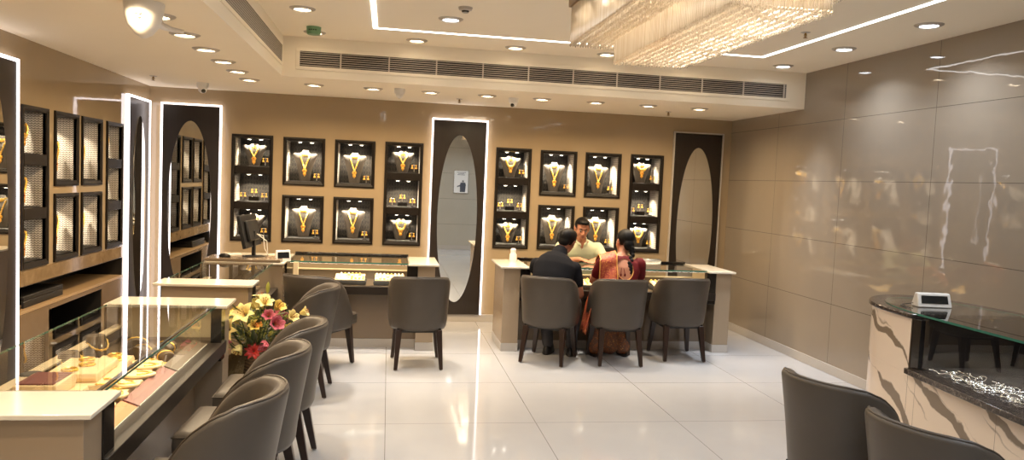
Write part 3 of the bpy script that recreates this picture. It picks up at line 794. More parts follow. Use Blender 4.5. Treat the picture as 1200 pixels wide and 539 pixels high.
# ------------------------------------------------------------------ tub chairs
def make_chair():
    t = thing('tub_chair', 'x', 'chair')
    N = 41; n = 2.12; a, b = .262, .255
    outer = []
    for i in range(N):
        u = -1+2*i/(N-1)
        th = u*R(90)
        x = a*math.copysign(abs(math.sin(th))**(2/n), th); y = -b*abs(math.cos(th))**(2/n)
        outer.append((x, y, u))
    F = .13        # straight wings running on to the front
    ext = [(-a, F*(1-k/12.), -1-(1-k/12.)) for k in range(12)]
    path = ext + outer + [(x*-1, y, -u) for x, y, u in reversed(ext)]
    def top(x, y):
        tt = y+.255; K = [(-1, 0), (0, 0), (.06, .002), (.12, .010), (.18, .040), (.235, .098), (.29, .178), (.34, .262), (.385, .335), (1, .36)]
        for (t0, d0), (t1, d1) in zip(K, K[1:]):
            if t0 <= tt <= t1: return .812 - (d0+(d1-d0)*(tt-t0)/(t1-t0)) - .006*(abs(x)/a)**2
        return .45
    nr = []
    for i, (x, y, u) in enumerate(path):
        p0 = Vector(path[max(0, i-1)][:2]); p1 = Vector(path[min(len(path)-1, i+1)][:2]); d = (p1-p0).normalized(); nr.append(Vector((d.y, -d.x)))
    grid = []
    for (x, y, u), q in zip(path, nr):
        zt = top(x, y); q3 = Vector((q.x, q.y, 0)); P = Vector((x, y, 0)); th = .062 if abs(u) <= 1 else .062-.020*(abs(u)-1)
        zb = .335
        lean = lambda z: (1 + .055*(z-.5)/.3) * (1-.055*max(0, (.40-z)/.07)**2)
        def pt(off, z): k = lean(z); v = P*k - q3*off; return (v.x, v.y-(.045*max(0, z-.45)/.36 if y < 0 else 0)*min(1, -y/.1) if y < 0 else v.y, z)
        zm = [zb+(zt-zb)*f for f in (0, .06, .2, .45, .7, .9)]
        col = [pt(.02, zb), pt(.004, zm[0]+.004), pt(0, zm[1]), pt(0, zm[2]), pt(0, zm[3]), pt(0, zm[4]), pt(-.001, zt-.022), pt(.004, zt-.006), pt(.014, zt), pt(th*.55, zt+.003), pt(th-.006, zt-.006), pt(th+.004, zt-.026), pt(th+.002, zm[4]), pt(th-.002, zm[3]), pt(th-.004, max(.40, zm[2])), pt(th-.004, .38)]
        grid.append(col)
    m = MB(); m.sheet(grid)
    # close the two front ends
    for r in (0, -1):
        k = len(m.v); m.v += grid[r]; m.f.append(list(range(k, k+len(grid[r])))); m.mi.append(0)
    m.mats = ['leather']
    sh = m.build('backrest', 'leather', t, ang=70, fix=True)
    pip = MB().tube([Vector(g[8]) + Vector((0, 0, .002)) for g in grid], .0042, 6)
    pip.build('piping', 'leather_piping', sh)
    # seat cushion
    poly = []
    sw = .208
    for (x, y, u) in path:
        if y <= .10: poly.append((x*.80, y*.80))
    poly = [(-.215, .262), ] + poly + [(.215, .262)]
    poly = list(reversed(poly))
    cen = Vector((0, .02))
    def ring(s, z): return [((px-cen.x)*s+cen.x, (py-cen.y)*s+cen.y, z) for px, py in poly]
    m = MB(); m.rings([ring(.95, .352), ring(1, .36), ring(1.01, .40), ring(1.0, .437), ring(.97, .452), ring(.85, .462), ring(.4, .470)])
    m.build('seat', 'leather', t, ang=60, fix=True)
    m = MB(); m.tube([Vector(p) for p in ring(1.012, .437)] + [Vector(ring(1.012, .437)[0])], .004, 6); m.build('seat_piping', 'leather_piping', t)
    box(-.19, .19, -.175, .22, .315, .353).build('seat_frame', 'black_matte', t)
    for sx, sy, kx, ky in ((-1, -1, .195, -.235), (1, -1, .195, -.235), (-1, 1, .205, .225), (1, 1, .205, .225)):
        tx, ty = sx*.172, (-.165 if sy < 0 else .195); bx, by = sx*kx, ky
        def sq(cx, cy, h, z): return [(cx-h, cy-h, z), (cx+h, cy-h, z), (cx+h, cy+h, z), (cx-h, cy+h, z)]
        l = MB().rings([sq(bx, by, .0155, .008), sq(bx+(tx-bx)*.5, by+(ty-by)*.5, .021, .17), sq(tx, ty, .026, .34)]).build('leg', 'leg_wood', t, bevel=.003)
        MB().cyl((bx, by, 0), (bx, by, .008), .011, n=10).build('foot_glide', 'grey_plastic', l)
    return t
chair = make_chair()
CH = [((.30, 6.70), 2, 'grey-brown tub chair alone at the back counter, its back to the camera'),
      ((1.535, 6.885), -28, 'grey-brown tub chair in which the man in the black T-shirt sits'),
      ((2.165, 6.84), -2, 'grey-brown tub chair in which the braided woman sits'),
      ((2.86, 7.04), -1, 'empty grey-brown tub chair right of the braided woman'),
      ((-.67, 3.03), 86, 'grey-brown tub chair at the near left counter, closest to the camera'),
      ((-.65, 3.74), 88, 'grey-brown tub chair second in the row beside the near left counter'),
      ((-.62, 4.38), 90, 'grey-brown tub chair third in the row, next to the flower bouquet'),
      ((-.64, 5.84), 88, 'grey-brown tub chair facing the counter beyond the flowers, next to a turned chair'),
      ((-.55, 6.62), -30, 'grey-brown tub chair turned toward the corner below the computer monitor'),
      ((2.20, 3.25), -71, 'grey-brown tub chair at the marble counter, left and farther one'),
      ((2.20, 2.59), -76, 'grey-brown tub chair at the marble counter, nearest the camera')]
for i, ((x, y), a, l) in enumerate(CH):
    if i == 0: chair.location = (x, y, 0); chair.rotation_euler = (0, 0, R(a)); chair['label'] = l; chair['group'] = 'grey-brown tub chairs'
    else: dup(chair, (x, y, 0), R(a), l, 'grey-brown tub chairs')

# ------------------------------------------------------------------ curved marble counter
t = thing('marble_counter', 'curved marble counter with granite top and glass display, lower right', 'counter', (0, 0, 0))
def arc(pts, n=6):     # Catmull-Rom through the points
    out = []
    P = [Vector(p) for p in pts]
    for i in range(len(P)-1):
        a, b, c, d = P[max(0, i-1)], P[i], P[i+1], P[min(len(P)-1, i+2)]
        for k in range(n):
            s = k/n; out.append(.5*((2*b)+(-a+c)*s+(2*a-5*b+4*c-d)*s*s+(-a+3*b-3*c+d)*s**3))
    out.append(P[-1]); return [tuple(v) for v in out]
ETOP = 1.0
endc = arc([(2.985, 3.87), (3.02, 4.18), (3.09, 4.38), (3.21, 4.53), (3.36, 4.62), (3.52, 4.62), (3.64, 4.50), (3.71, 4.28), (3.76, 3.95)])
front = arc([(2.94, 1.6), (2.93, 2.4), (2.945, 3.1), (2.985, 3.87)])
base = list(reversed(endc)) ; base = [(3.76, 1.6)] 
poly = front[:-1] + endc + [(3.78, 1.6)]
poly = list(reversed(poly))
def area(p): return sum(p[i][0]*p[(i+1) % len(p)][1]-p[(i+1) % len(p)][0]*p[i][1] for i in range(len(p)))
if area(poly) < 0: poly.reverse()
MB().prism(poly, 0, .655).build('marble_base', 'marble', t, ang=30)
tip = [(2.985, 3.87)] + endc[1:] + []
tip = tip + [(3.70, 3.87)]
if area(tip) < 0: tip.reverse()
MB().prism(tip, .6555, .972).build('marble_end', 'marble', t, ang=30)
def offset(p, d):
    out = []
    for i in range(len(p)):
        a, b, c = Vector(p[i-1]), Vector(p[i]), Vector(p[(i+1) % len(p)])
        n1 = Vector(((b-a).y, -(b-a).x)).normalized(); n2 = Vector(((c-b).y, -(c-b).x)).normalized(); n = (n1+n2)
        n = n.normalized() if n.length > 1e-6 else n1
        out.append(tuple(b+n*d))
    return out
led = arc([(2.83, 1.6), (2.82, 2.4), (2.86, 3.0), (2.935, 3.72), (2.955, 3.869)]) + [(3.15, 3.869), (3.76, 3.869), (3.78, 1.6)]
if area(led) < 0: led.reverse()
MB().prism(led, .655, .688).build('granite_ledge', 'granite', t, bevel=.004, ang=30)
gt = offset(tip, .02)
# granite rim on the rounded end, with the glass let into it
MB().prism(gt, .972, ETOP-.001).build('granite_top', 'granite', t, bevel=.006, ang=30)
box(2.99, 3.045, 3.80, 3.868, .688, .975).build('black_post', 'black_gloss', t, bevel=.002)
box(3.045, 3.70, 3.855, 3.868, .688, .98).build('display_end', 'black_gloss', t)
box(3.69, 3.72, 1.6, 3.87, .688, .985).build('display_back', 'black_gloss', t)
fg = arc([(3.005, 1.6), (2.995, 2.4), (3.0, 3.1), (3.005, 3.80)])
m = MB(); m.mat('glass'); m.sheet([[(x, y, .689) for x, y in fg], [(x, y, ETOP-.012) for x, y in fg]]); m.build('front_glass', None, t)
m = MB(); m.mat('glass')
inset = arc([(3.005, 3.87), (3.06, 4.15), (3.16, 4.36), (3.30, 4.48), (3.45, 4.48), (3.56, 4.36), (3.63, 4.15), (3.68, 3.87)])
gp = list(arc([(3.0, 1.6), (2.99, 2.4), (2.995, 3.1), (3.005, 3.87)]))[:-1] + inset + [(3.72, 1.6)]
if area(gp) < 0: gp.reverse()
k = len(m.v); m.v += [(x, y, ETOP+.004) for x, y in gp]; m.f.append(list(range(k, k+len(gp)))); m.mi.append(0)
m.mat('glass_edge')
for i in range(len(gp)):
    a, b = gp[i], gp[(i+1) % len(gp)]; m.add([(a[0], a[1], ETOP-.008), (b[0], b[1], ETOP-.008), (b[0], b[1], ETOP+.004), (a[0], a[1], ETOP+.004)], [(0, 1, 2, 3)])
m.build('top_glass', None, t, smooth=False)
box(3.03, 3.05, 1.65, 3.75, .974, .984).build('display_light', 'lens_strip', t, smooth=False) if False else None
arealight('counter_lamp', t, (3.10, 2.9, .96), (0, R(-20), 0), .02, 1.6, (.9, .95, 1.), 2.2, 170)
# silver bracelets and chains heaped on the ledge inside the glass
rb = random.Random(11)
for i in range(34):
    y = 2.98+.76*rb.random(); x = 3.05+.20*rb.random()**1.5
    tb = thing('silver_bracelet', 'silver bracelet in the loose heap inside the marble counter', 'bracelet', (x, y, .690), (rb.uniform(0, 6.28) if i % 3 == 1 else R(90)+rb.uniform(-.5, .5)), 'heap of silver bracelets')
    r = rb.uniform(.022, .030); e = rb.uniform(.5, 1.4); lift = rb.choice([0, 0, .004, .012])
    if i % 3 == 1:
        pts = [(r*math.cos(2*PI*k/24)*e, r*math.sin(2*PI*k/24), .004+lift*(1+math.sin(2*PI*k/24))) for k in range(25)]
        MB().tube(pts, .0026, 6, caps=False).build('bangle', 'silver', tb)
    else:
        ph = rb.uniform(0, 6)
        pts = [(-.08+.16*k/24, .016*math.sin(k*.45+ph), .004+.003*math.sin(k*.9)) for k in range(25)]
        m = MB().tube(pts, .0022, 6)
        for p in pts[::2]: m.ball(p, .0055, 7, 5)
        m.build('link_chain', 'silver', tb)
t = thing('price_display', 'small white price display with dark screen on the marble counter', 'display unit', (3.29, 4.10, ETOP+.004), R(-8))
def display_unit(t, s=1.):
    rot = Matrix.Rotation(R(-18), 4, 'X')
    m = MB().rings([[(-.105*s, -.035*s, 0), (.105*s, -.035*s, 0), (.105*s, .045*s, 0), (-.105*s, .045*s, 0)], [(-.105*s, -.032*s, .012*s), (.105*s, -.032*s, .012*s), (.105*s, .045*s, .012*s), (-.105*s, .045*s, .012*s)],
                    [(-.10*s, -.010*s, .085*s), (.10*s, -.010*s, .085*s), (.10*s, .022*s, .085*s), (-.10*s, .022*s, .085*s)]])
    m.build('display_body', 'white_plastic', t, bevel=.006*s)
    n = [(-.082*s, -.0305*s, .024*s), (.082*s, -.0305*s, .024*s), (.080*s, -.0165*s, .070*s), (-.080*s, -.0165*s, .070*s)]
    MB().rings([[Vector(p)+Vector((0, .004, 0)) for p in n], [Vector(p)+Vector((0, -.0012, .0004)) for p in n]]).build('screen', 'screen_dark', t, smooth=False)
display_unit(t)
MB().tube([(-.10, .02, .02), (-.15, .05, .004), (-.19, .01, .004), (-.20, -.08, .004)], .0025, 6).build('power_cable', 'black_cable', t)
# ------------------------------------------------------------------ things on the corner: monitor, mouse, devices
t = thing('desk_board', 'flat brown board lying on the counter corner under the monitor', 'board', (-1.255, 7.19, ZC+.0008))
box(-.325, .325, -.17, .16, .0, .028).build('board_top', 'taupe_dark', t, bevel=.004)
ZBD = ZC+.028
t = thing('computer_monitor', 'black computer monitor seen from behind on a stand on the counter corner', 'monitor', (-1.20, 7.25, ZBD), R(84))
MB().lathe([(.001, 0), (.10, 0), (.10, .006), (.03, .014), (.001, .014)], n=28).build('stand_base', 'black_plastic', t, fix=True)
box(-.022, .022, -.012, .016, .012, .24).build('stand_column', 'black_plastic', t, bevel=.004)
rot = Matrix.Translation((0, .03, .235)) @ Matrix.Rotation(R(-12), 4, 'X')
m = MB(); m.box(-.255, .255, .0, .030, -.145, .155, rot); m.build('screen_housing', 'black_plastic', t, bevel=.006)
m = MB(); m.box(-.17, .17, -.028, .002, -.09, .10, rot); m.build('rear_cover', 'black_plastic', t, bevel=.012)
m = MB(); m.box(-.243, .243, .0305, .032, -.128, .143, rot); m.build('screen', 'screen_dark', t, smooth=False)
MB().tube([(.03, -.03, .20), (.06, -.10, .14), (.05, -.11, .05), (.10, -.10, .006), (.20, -.13, .005)], .005, 7).tube([(-.02, -.03, .21), (-.03, -.09, .20), (-.05, -.11, .08), (-.01, -.14, .006)], .004, 7).build('cable', 'white_cable', t)
t = thing('computer_mouse', 'black computer mouse on the brown board left of the monitor', 'mouse', (-1.43, 7.12, ZBD), R(70))
MB().rings([[(.031*s*math.cos(2*PI*k/20), .056*s*math.sin(2*PI*k/20), z) for k in range(20)] for s, z in ((.92, 0), (1, .006), (.97, .016), (.8, .027), (.45, .034), (.1, .036))]).build('mouse_body', 'black_plastic', t, ang=70)
MB().ball((0, .028, .033), (.004, .009, .005), 8, 6).build('scroll_wheel', 'grey_plastic', t)
t = thing('paper_pad', 'white paper pad lying beside the mouse under the monitor', 'paper', (-1.40, 7.275, ZBD), R(20))
MB().box(-.085, .085, -.05, .05, 0, .016).build('sheet_stack', 'paper', t, bevel=.002)
t = thing('price_display', 'small white price display with dark screen on the counter right of the monitor', 'display unit', (-.93, 7.17, ZC), R(24))
display_unit(t, .68); t.scale = (.95, 1, 1.75)
t = thing('sticky_notes', 'small yellow note pad behind the white price display by the monitor', 'note pad', (-1.02, 7.46, ZC), R(10))
simple('note_yellow', srgb(214, 190, 90), .7); box(-.05, .05, -.05, .05, 0, .012).build('note_sheets', 'note_yellow', t)
t = thing('figurine', 'small white lidded bottle standing on the left cap of the customers counter', 'bottle', (1.30, 7.70, ZC))
MB().lathe([(.001, 0), (.034, 0), (.038, .02), (.036, .07), (.026, .088), (.026, .098), (.001, .098)], n=20).build('bottle_body', 'ivory', t, fix=True)
MB().lathe([(.001, .098), (.028, .098), (.029, .122), (.02, .134), (.001, .134)], n=20).build('bottle_cap', 'white_plastic', t, fix=True)
t['category'] = 'bottle'; t.name = 'white_bottle'

# ------------------------------------------------------------------ jewellery laid out inside the counters
ZD = .607
rj = random.Random(5)
def pad_tray(name, label, cat, x, y, sx, sy, h, mat, rz=0, group=None, items=None, z=ZD, tilt=None):
    t = thing(name, label, cat, (x, y, z), rz, group)
    if tilt: t.rotation_euler = tilt
    m = MB(); m.rings([[(-sx*.96, -sy*.96, 0), (sx*.96, -sy*.96, 0), (sx*.96, sy*.96, 0), (-sx*.96, sy*.96, 0)], [(-sx, -sy, h*.5), (sx, -sy, h*.5), (sx, sy, h*.5), (-sx, sy, h*.5)], [(-sx*.95, -sy*.95, h), (sx*.95, -sy*.95, h), (sx*.95, sy*.95, h), (-sx*.95, sy*.95, h)]])
    m.build('tray_pad', mat, t, bevel=.004)
    return t
def bangle(x, y, z, r, label, group, mat='gold', stand=False, rz=0):
    t = thing('gold_bangle', label, 'bangle', (x, y, z), rz, group)
    pts = [(r*math.cos(2*PI*k/22), r*math.sin(2*PI*k/22), .005) for k in range(23)]
    m = MB().tube(pts, .0052, 7, caps=False)
    for p in pts[::3]: m.ball(p, .0068, 6, 5)
    m.build('bangle_ring', mat, t)
def strand_necklace(x, y, z, w, l, label, group, rz=0, mat='gold'):
    t = thing('gold_necklace', label, 'necklace', (x, y, z), rz, group)
    pts = [(w*math.cos(PI*k/18), -l*math.sin(PI*k/18), .005) for k in range(19)]
    m = MB().tube(pts, .0035, 6)
    for p in pts[::2]: m.ball(p, (.007, .007, .005), 7, 5)
    m.ball((0, -l-.012, .005), (.012, .015, .006), 10, 6)
    m.build('chain', mat, t)
# --- counter A
G = 'cream jewellery trays in the nearest counter'
A_trays = [(-1.36, 3.34, .13, .17, .04, 0, 'bottom cream tray of the stack nearest the camera'), (-1.36, 3.34, .115, .145, .045, .041, 'middle cream tray of the stack nearest the camera'),
           (-1.38, 3.37, .085, .11, .055, .087, 'topmost small cream tray of the near stack, reddish pad on it'),
           (-1.36, 3.75, .13, .19, .06, 0, 'lower wide cream tray in the middle of the nearest counter'), (-1.38, 3.77, .11, .16, .04, .061, 'upper cream tray in the middle of the nearest counter'),
           (-1.20, 3.30, .07, .14, .03, 0, 'low cream tray near the front glass, close to the camera'), (-1.19, 3.66, .065, .14, .03, 0, 'low cream tray near the front glass, below the bangle tray'),
           (-1.19, 4.02, .065, .13, .035, 0, 'low cream tray near the front glass, farther end'), (-1.37, 4.12, .08, .12, .04, 0, 'cream tray before the far dark necklace forms')]
for x, y, sx, sy, h, dz, lab in A_trays:
    pad_tray('jewellery_tray', lab, 'tray', x, y, sx, sy, h, 'cream_velvet', rj.uniform(-.06, .06), G, z=ZD+dz)
t = thing('tray_liner', 'reddish pad on the topmost near cream tray', 'pad', (-1.38, 3.37, ZD+.1425)); box(-.07, .07, -.095, .095, 0, .006).build('liner_cloth', 'maroon_pad', t, bevel=.002)
for (x, y, z, n, w) in ((-1.38, 3.77, ZD+.102, 3, 'on the upper middle cream tray'), (-1.37, 4.12, ZD+.041, 3, 'on the tray before the dark forms')):
    for i in range(n):
        bangle(x+.018*((i % 2)*2-1), y-.10+.2*i/max(1, n-1), z+.0004, .030, 'gold bangle '+w, 'gold bangles '+w)
for i, (x, y, z, w) in enumerate(((-1.26, 3.27, ZD+.0865, 'on the near stack edge'), (-1.25, 3.47, ZD+.0405, 'beside the near stack'), (-1.25, 3.62, ZD+.0605, 'on the lower wide tray edge'), (-1.19, 3.66, ZD+.031, 'on the low tray below the bangle tray'), (-1.20, 3.30, ZD+.031, 'on the low tray closest to the camera'))):
    strand_necklace(x, y, z, .05, .06, 'gold bead necklace lying flat '+w, 'necklaces on the trays', R(90))
k = 0
for row, (x, w) in enumerate(((-1.155, 'front row'), (-1.235, 'second row'))):
    for j in range(9):
        y = 3.0+.165*j+(.07 if row else 0)
        if row and j < 6: continue
        if row == 0 and 2.98 < y < 3.0: continue
        t = thing('oval_card', 'cream oval display card with gold chain behind the front glass, %s' % w, 'display card', (x+rj.uniform(-.012, .012), y, ZD+(.037 if 3.16 < y < 4.15 and row == 0 else .002)), R(rj.uniform(60, 120)), 'oval cards in the nearest counter, '+w)
        pr = [(.046*math.cos(2*PI*q/22), .070*math.sin(2*PI*q/22)) for q in range(22)]
        MB().prism(pr, 0, .012).build('card_pad', 'cream_velvet', t, bevel=.003)
        pts = [(.030*math.cos(PI*q/14+PI), .048*math.sin(PI*q/14+PI)+.01, .0145) for q in range(15)]
        m = MB().tube(pts, .003, 6)
        for p in pts[::2]: m.ball(p, .005, 6, 5)
        m.ball((0, -.044, .0145), (.009, .011, .005), 8, 6); m.build('gold_chain', 'gold', t)
def round_box(x, y, r, h, lab, mat):
    t = thing('round_box', lab, 'box', (x, y, ZD), 0, 'round jewellery boxes')
    MB().lathe([(.001, 0), (r, 0), (r, h), (.001, h)], n=30).build('box_body', 'cream_velvet', t, fix=True, bevel=.003)
    MB().lathe([(.001, h), (r+.004, h), (r+.004, h+.012), (r-.01, h+.02), (.001, h+.022)], n=30).build('box_lid', mat, t, fix=True)
round_box(-1.40, 3.045, .085, .06, 'round maroon-topped box at the near end of the nearest counter', 'maroon_pad')
round_box(-1.53, 3.10, .05, .04, 'smaller round maroon box at the near left end of the nearest counter', 'maroon_pad')
def neck_form(x, y, h, mat, lab, rz, r=.065):
    t = thing('neck_form', lab, 'necklace form', (x, y, ZD), rz, 'neck forms in the nearest counter')
    MB().rings([[(r*s*math.cos(2*PI*k/24), r*.8*s*math.sin(2*PI*k/24)+o, z) for k in range(24)] for s, z, o in ((1, 0, 0), (1.02, .01, 0), (.86, h*.55, .01), (.8, h*.85, .014), (.72, h, .016), (.5, h+.004, .016))]).build('form_body', mat, t, ang=50)
    tn = thing('gold_necklace', 'gold link necklace round '+lab.replace('dark ', 'the dark ', 1).replace('pale ', 'the pale ', 1), 'necklace', (x, y, ZD), rz, 'necklaces on the neck forms')
    pts = [(r*.9*math.cos(PI+PI*k/16), .012+r*.78*math.sin(PI+PI*k/16), h*.78-.35*h*math.sin(PI*k/16)) for k in range(17)]
    m = MB().tube(pts, .004, 6)
    for p in pts[1::2]: m.ball(p, .0075, 7, 5)
    m.build('chain', 'gold', tn)
neck_form(-1.50, 3.95, .12, 'taupe_dark', 'dark oval neck form by the middle trays', R(60))
neck_form(-1.50, 4.30, .13, 'brown_pad', 'dark oval neck form at the far end', R(60))
neck_form(-1.53, 3.62, .10, 'grey_velvet', 'pale oval neck form behind the stacked trays', R(60))
for i, (x, y, s) in enumerate(((-1.28, 4.32, .055), (-1.20, 4.44, .05), (-1.36, 4.47, .06), (-1.15, 4.27, .04))):
    t = thing('bracelet_roll', 'dark bracelet cushion with gold bracelet, %s at the far end' % ['nearest', 'by the front glass', 'rearmost', 'smallest'][i], 'bracelet cushion', (x, y, ZD), R(70+17*i), 'dark bracelet cushions')
    MB().rings([[(-.06, s*.8*math.cos(2*PI*k/18), s*.7+s*.7*math.sin(2*PI*k/18)) for k in range(18)], [(-.05, s*math.cos(2*PI*k/18), s*.7+s*.7*math.sin(2*PI*k/18)) for k in range(18)], [(.05, s*math.cos(2*PI*k/18), s*.7+s*.7*math.sin(2*PI*k/18)) for k in range(18)], [(.06, s*.8*math.cos(2*PI*k/18), s*.7+s*.7*math.sin(2*PI*k/18)) for k in range(18)]]).build('cushion', 'brown_pad', t, ang=60)
    MB().tube([(0, (s+.002)*math.cos(2*PI*k/20), s*.7+(s*.7+.002)*math.sin(2*PI*k/20)) for k in range(21)], .004, 6, caps=False).build('bracelet', 'gold', t)
for i, (y0, y1, mt, lab) in enumerate(((2.95, 3.42, 'peach_pad', 'peach sloping ring pad along the front glass, nearest the camera'), (3.44, 4.02, 'maroon_pad', 'maroon sloping pad along the front glass, middle of the nearest counter'), (4.04, 4.66, 'brown_pad', 'brown sloping pad along the front glass, far end of nearest counter'))):
    t = thing('sloping_pad', lab, 'pad', (-1.069, (y0+y1)/2, ZD+.001), 0, 'sloping pads behind the front glass')
    h = (y1-y0)/2
    MB().rings([[(.040, yy, 0), (.040, yy, .006), (-.030, yy, .034), (-.030, yy, 0)] for yy in (-h, h)]).build('pad_body', mt, t, smooth=False, fix=True)
    box(.0395, .0425, -h, h, 0, .009).build('pad_edge', 'ivory', t, smooth=False)
# --- counter B: a few dark trays
for i, (y, lab) in enumerate(((6.05, 'near'), (6.42, 'middle'), (6.80, 'far'))):
    pad_tray('jewellery_tray', 'brown tray with gold rings, %s one in the counter before the monitor' % lab, 'tray', -1.18, y, .10, .14, .03, 'brown_pad', 0, 'brown ring trays')
    for k in range(4): bangle(-1.18+.035*((k % 2)*2-1), y-.08+.16*(k//2), ZD+.0305, .022, 'gold bangle on the %s brown tray before the monitor' % lab, 'bangles on brown trays')
# --- counters C and D: pads of cream earrings and gold sets
def ear_pad(x, y, lab, mt, nx, ny, sx, sy, knob, seed):
    t = pad_tray('earring_pad', lab, 'earring pad', x, y, sx, sy, .045, 'black_velvet', 0, 'earring pads', z=ZD)
    t2 = t; r = random.Random(seed)
    MB().rings([[(-sx*.9, -sy*.85, .044), (sx*.9, -sy*.85, .044), (sx*.9, sy*.85, .07), (-sx*.9, sy*.85, .07)], [(-sx*.9, -sy*.85, .050), (sx*.9, -sy*.85, .050), (sx*.9, sy*.85, .085), (-sx*.9, sy*.85, .085)]]).build('pad_top', mt, t, smooth=False)
    for i in range(nx):
        for j in range(ny):
            if r.random() < .1: continue
            px = -sx*.8+2*sx*.8*i/(nx-1); py = -sy*.7+2*sy*.7*j/(ny-1)
            e = thing('gold_earring', 'small gold and pearl earring on the '+lab, 'earring', (x+px, y+py, ZD+.051+.0175*(1+py/(sy*.85))), r.uniform(0, 6), 'earrings on the '+lab)
            MB().ball((0, 0, .008), (.011, .011, .009), 8, 6).ball((0, -.008, .006), (.006, .006, .006), 6, 5).build('earring_drop', knob[r.randrange(len(knob))], e)
ear_pad(-.33, 7.42, 'left earring pad in the back counter', 'cream_velvet', 8, 4, .155, .10, ['ivory', 'ivory', 'gold'], 1)
ear_pad(.045, 7.42, 'right earring pad in the back counter', 'cream_velvet', 8, 4, .155, .10, ['ivory', 'ivory', 'ivory', 'gold'], 2)
t = thing('ring_box', 'small cream ring box at the right end of the back counter', 'box', (.27, 7.44, ZD)); box(-.035, .035, -.03, .03, 0, .05).build('box_body', 'cream_velvet', t, bevel=.004); box(-.036, .036, -.031, .031, .051, .07).build('box_lid', 'ivory', t, bevel=.004)
ear_pad(1.56, 7.42, 'gold set pad left of the black-shirted man', 'cream_velvet', 7, 4, .16, .10, ['gold', 'gold', 'ivory'], 3)
ear_pad(1.98, 7.42, 'gold set pad between the two customers', 'cream_velvet', 9, 5, .17, .10, ['gold', 'gold', 'gold', 'ivory'], 4)
ear_pad(2.42, 7.42, 'gold set pad before the braided woman', 'cream_velvet', 7, 4, .16, .10, ['gold', 'gold', 'ivory'], 6)
ear_pad(2.86, 7.42, 'gold set pad before the empty right chair', 'cream_velvet', 7, 4, .16, .10, ['ivory', 'gold'], 8)
t = thing('sliding_tray', 'shallow metal-edged drawer tray standing open behind the glass right of the woman', 'tray', (2.78, 7.76, ZC)); 
MB().box(-.13, .13, -.05, .05, 0, .008).box(-.13, .13, -.05, -.045, .008, .055).box(-.13, .13, .045, .05, .008, .055).box(-.13, -.125, -.045, .045, .008, .055).box(.125, .13, -.045, .045, .008, .055).build('tray_body', 'chrome', t, bevel=.002)
# --- poster on the front wall, seen in the middle mirror
t = thing('wall_poster', 'white poster of a standing figure, seen reflected in the middle mirror', 'poster', (1.695, YF, 1.335), R(180))
box(-.175, .175, -.018, 0, 0, .54).build('poster_frame', 'chrome', t, bevel=.002)
box(-.165, .165, -.020, -.018, .01, .53).build('poster_sheet', 'poster_white', t, smooth=False)
m = MB(); m.ball((-.045, -.021, .285), (.022, .0015, .028), 14, 8)
m.build('printed_head', 'poster_grey', t)
m = MB(); m.add([(-.10, -.0212, .03), (.02, -.0212, .03), (.025, -.0212, .20), (.012, -.0212, .255), (-.10, -.0212, .255), (-.115, -.0212, .20)], [(0, 1, 2, 3, 4, 5)]); m.add([(.02, -.0213, .20), (.09, -.0213, .17), (.092, -.0213, .145), (.02, -.0213, .165)], [(3, 2, 1, 0)])
m.build('printed_body', 'poster_ink', t, smooth=False)
m = MB()
for z, w in ((.485, .11), (.455, .07), (.43, .09)): m.box(-w, w, -.0213, -.0205, z, z+.010)
m.build('printed_band', 'poster_ink', t, smooth=False)

# ------------------------------------------------------------------ flowers
t = thing('flower_vase', 'tall brown wicker vase on the floor between the left counters', 'vase', (-.85, 5.30, 0))
MB().lathe([(.001, 0), (.085, 0), (.088, .02), (.075, .18), (.085, .33), (.105, .45), (.11, .465), (.10, .465), (.08, .36), (.07, .1), (.001, .09)], n=30).build('vase_body', 'wicker', t, fix=True)
MB().lathe([(.104, .458), (.114, .462), (.116, .470), (.108, .476), (.100, .470)], n=30, ring_=True).build('vase_rim', 'rail_wood', t, fix=True)
t = thing('flower_bouquet', 'bouquet of cream and pink lilies with red and yellow blooms in the vase', 'bouquet', (-.85, 5.30, .36)); t.scale = (1., .98, .90)
def orient(d):
    d = Vector(d).normalized(); return d.to_track_quat('Z', 'Y').to_matrix().to_4x4()
def lily(mb, c, d, size, open_=1., n=6):
    Rm = Matrix.Translation(c) @ orient(d)
    for k in range(n):
        ph = 2*PI*k/n + (.15 if k % 2 else 0)
        grid = []
        for i in range(7):
            s = i/6; rr = size*(.10+.95*s*open_*(.55+.45*s)); z = size*(.9*s - .55*open_*s**3)
            w = size*.30*math.sin(PI*min(1, .08+.92*s))**.8*(1 if k % 2 else .8)
            row = []
            for j in (-1, -.5, 0, .5, 1):
                x, y = rr, w*j; zz = z + .25*w*abs(j)**2
                row.append(Rm @ Vector((x*math.cos(ph)-y*math.sin(ph), x*math.sin(ph)+y*math.cos(ph), zz)))
            grid.append(row)
        mb.sheet(grid)
    return Rm
V0 = Vector((0, 0, -.1))
def flower(name, c, d, size, mat, open_=1., st=True, n=6):
    m = MB(); Rm = lily(m, c, d, size, open_, n)
    f = m.build(name, mat, t, ang=80)
    md = f.modifiers.new('solid', 'SOLIDIFY'); md.thickness = .0012
    if st:
        s = MB()
        for k in range(5):
            p = Rm @ Vector((.18*size*math.cos(k*1.26), .18*size*math.sin(k*1.26), .75*size)); s.tube([Rm @ Vector((0, 0, .05*size)), p], .0012, 5); s.ball(p, .004, 6, 5)
        s.build('stamen', 'stamen', f)
    return f
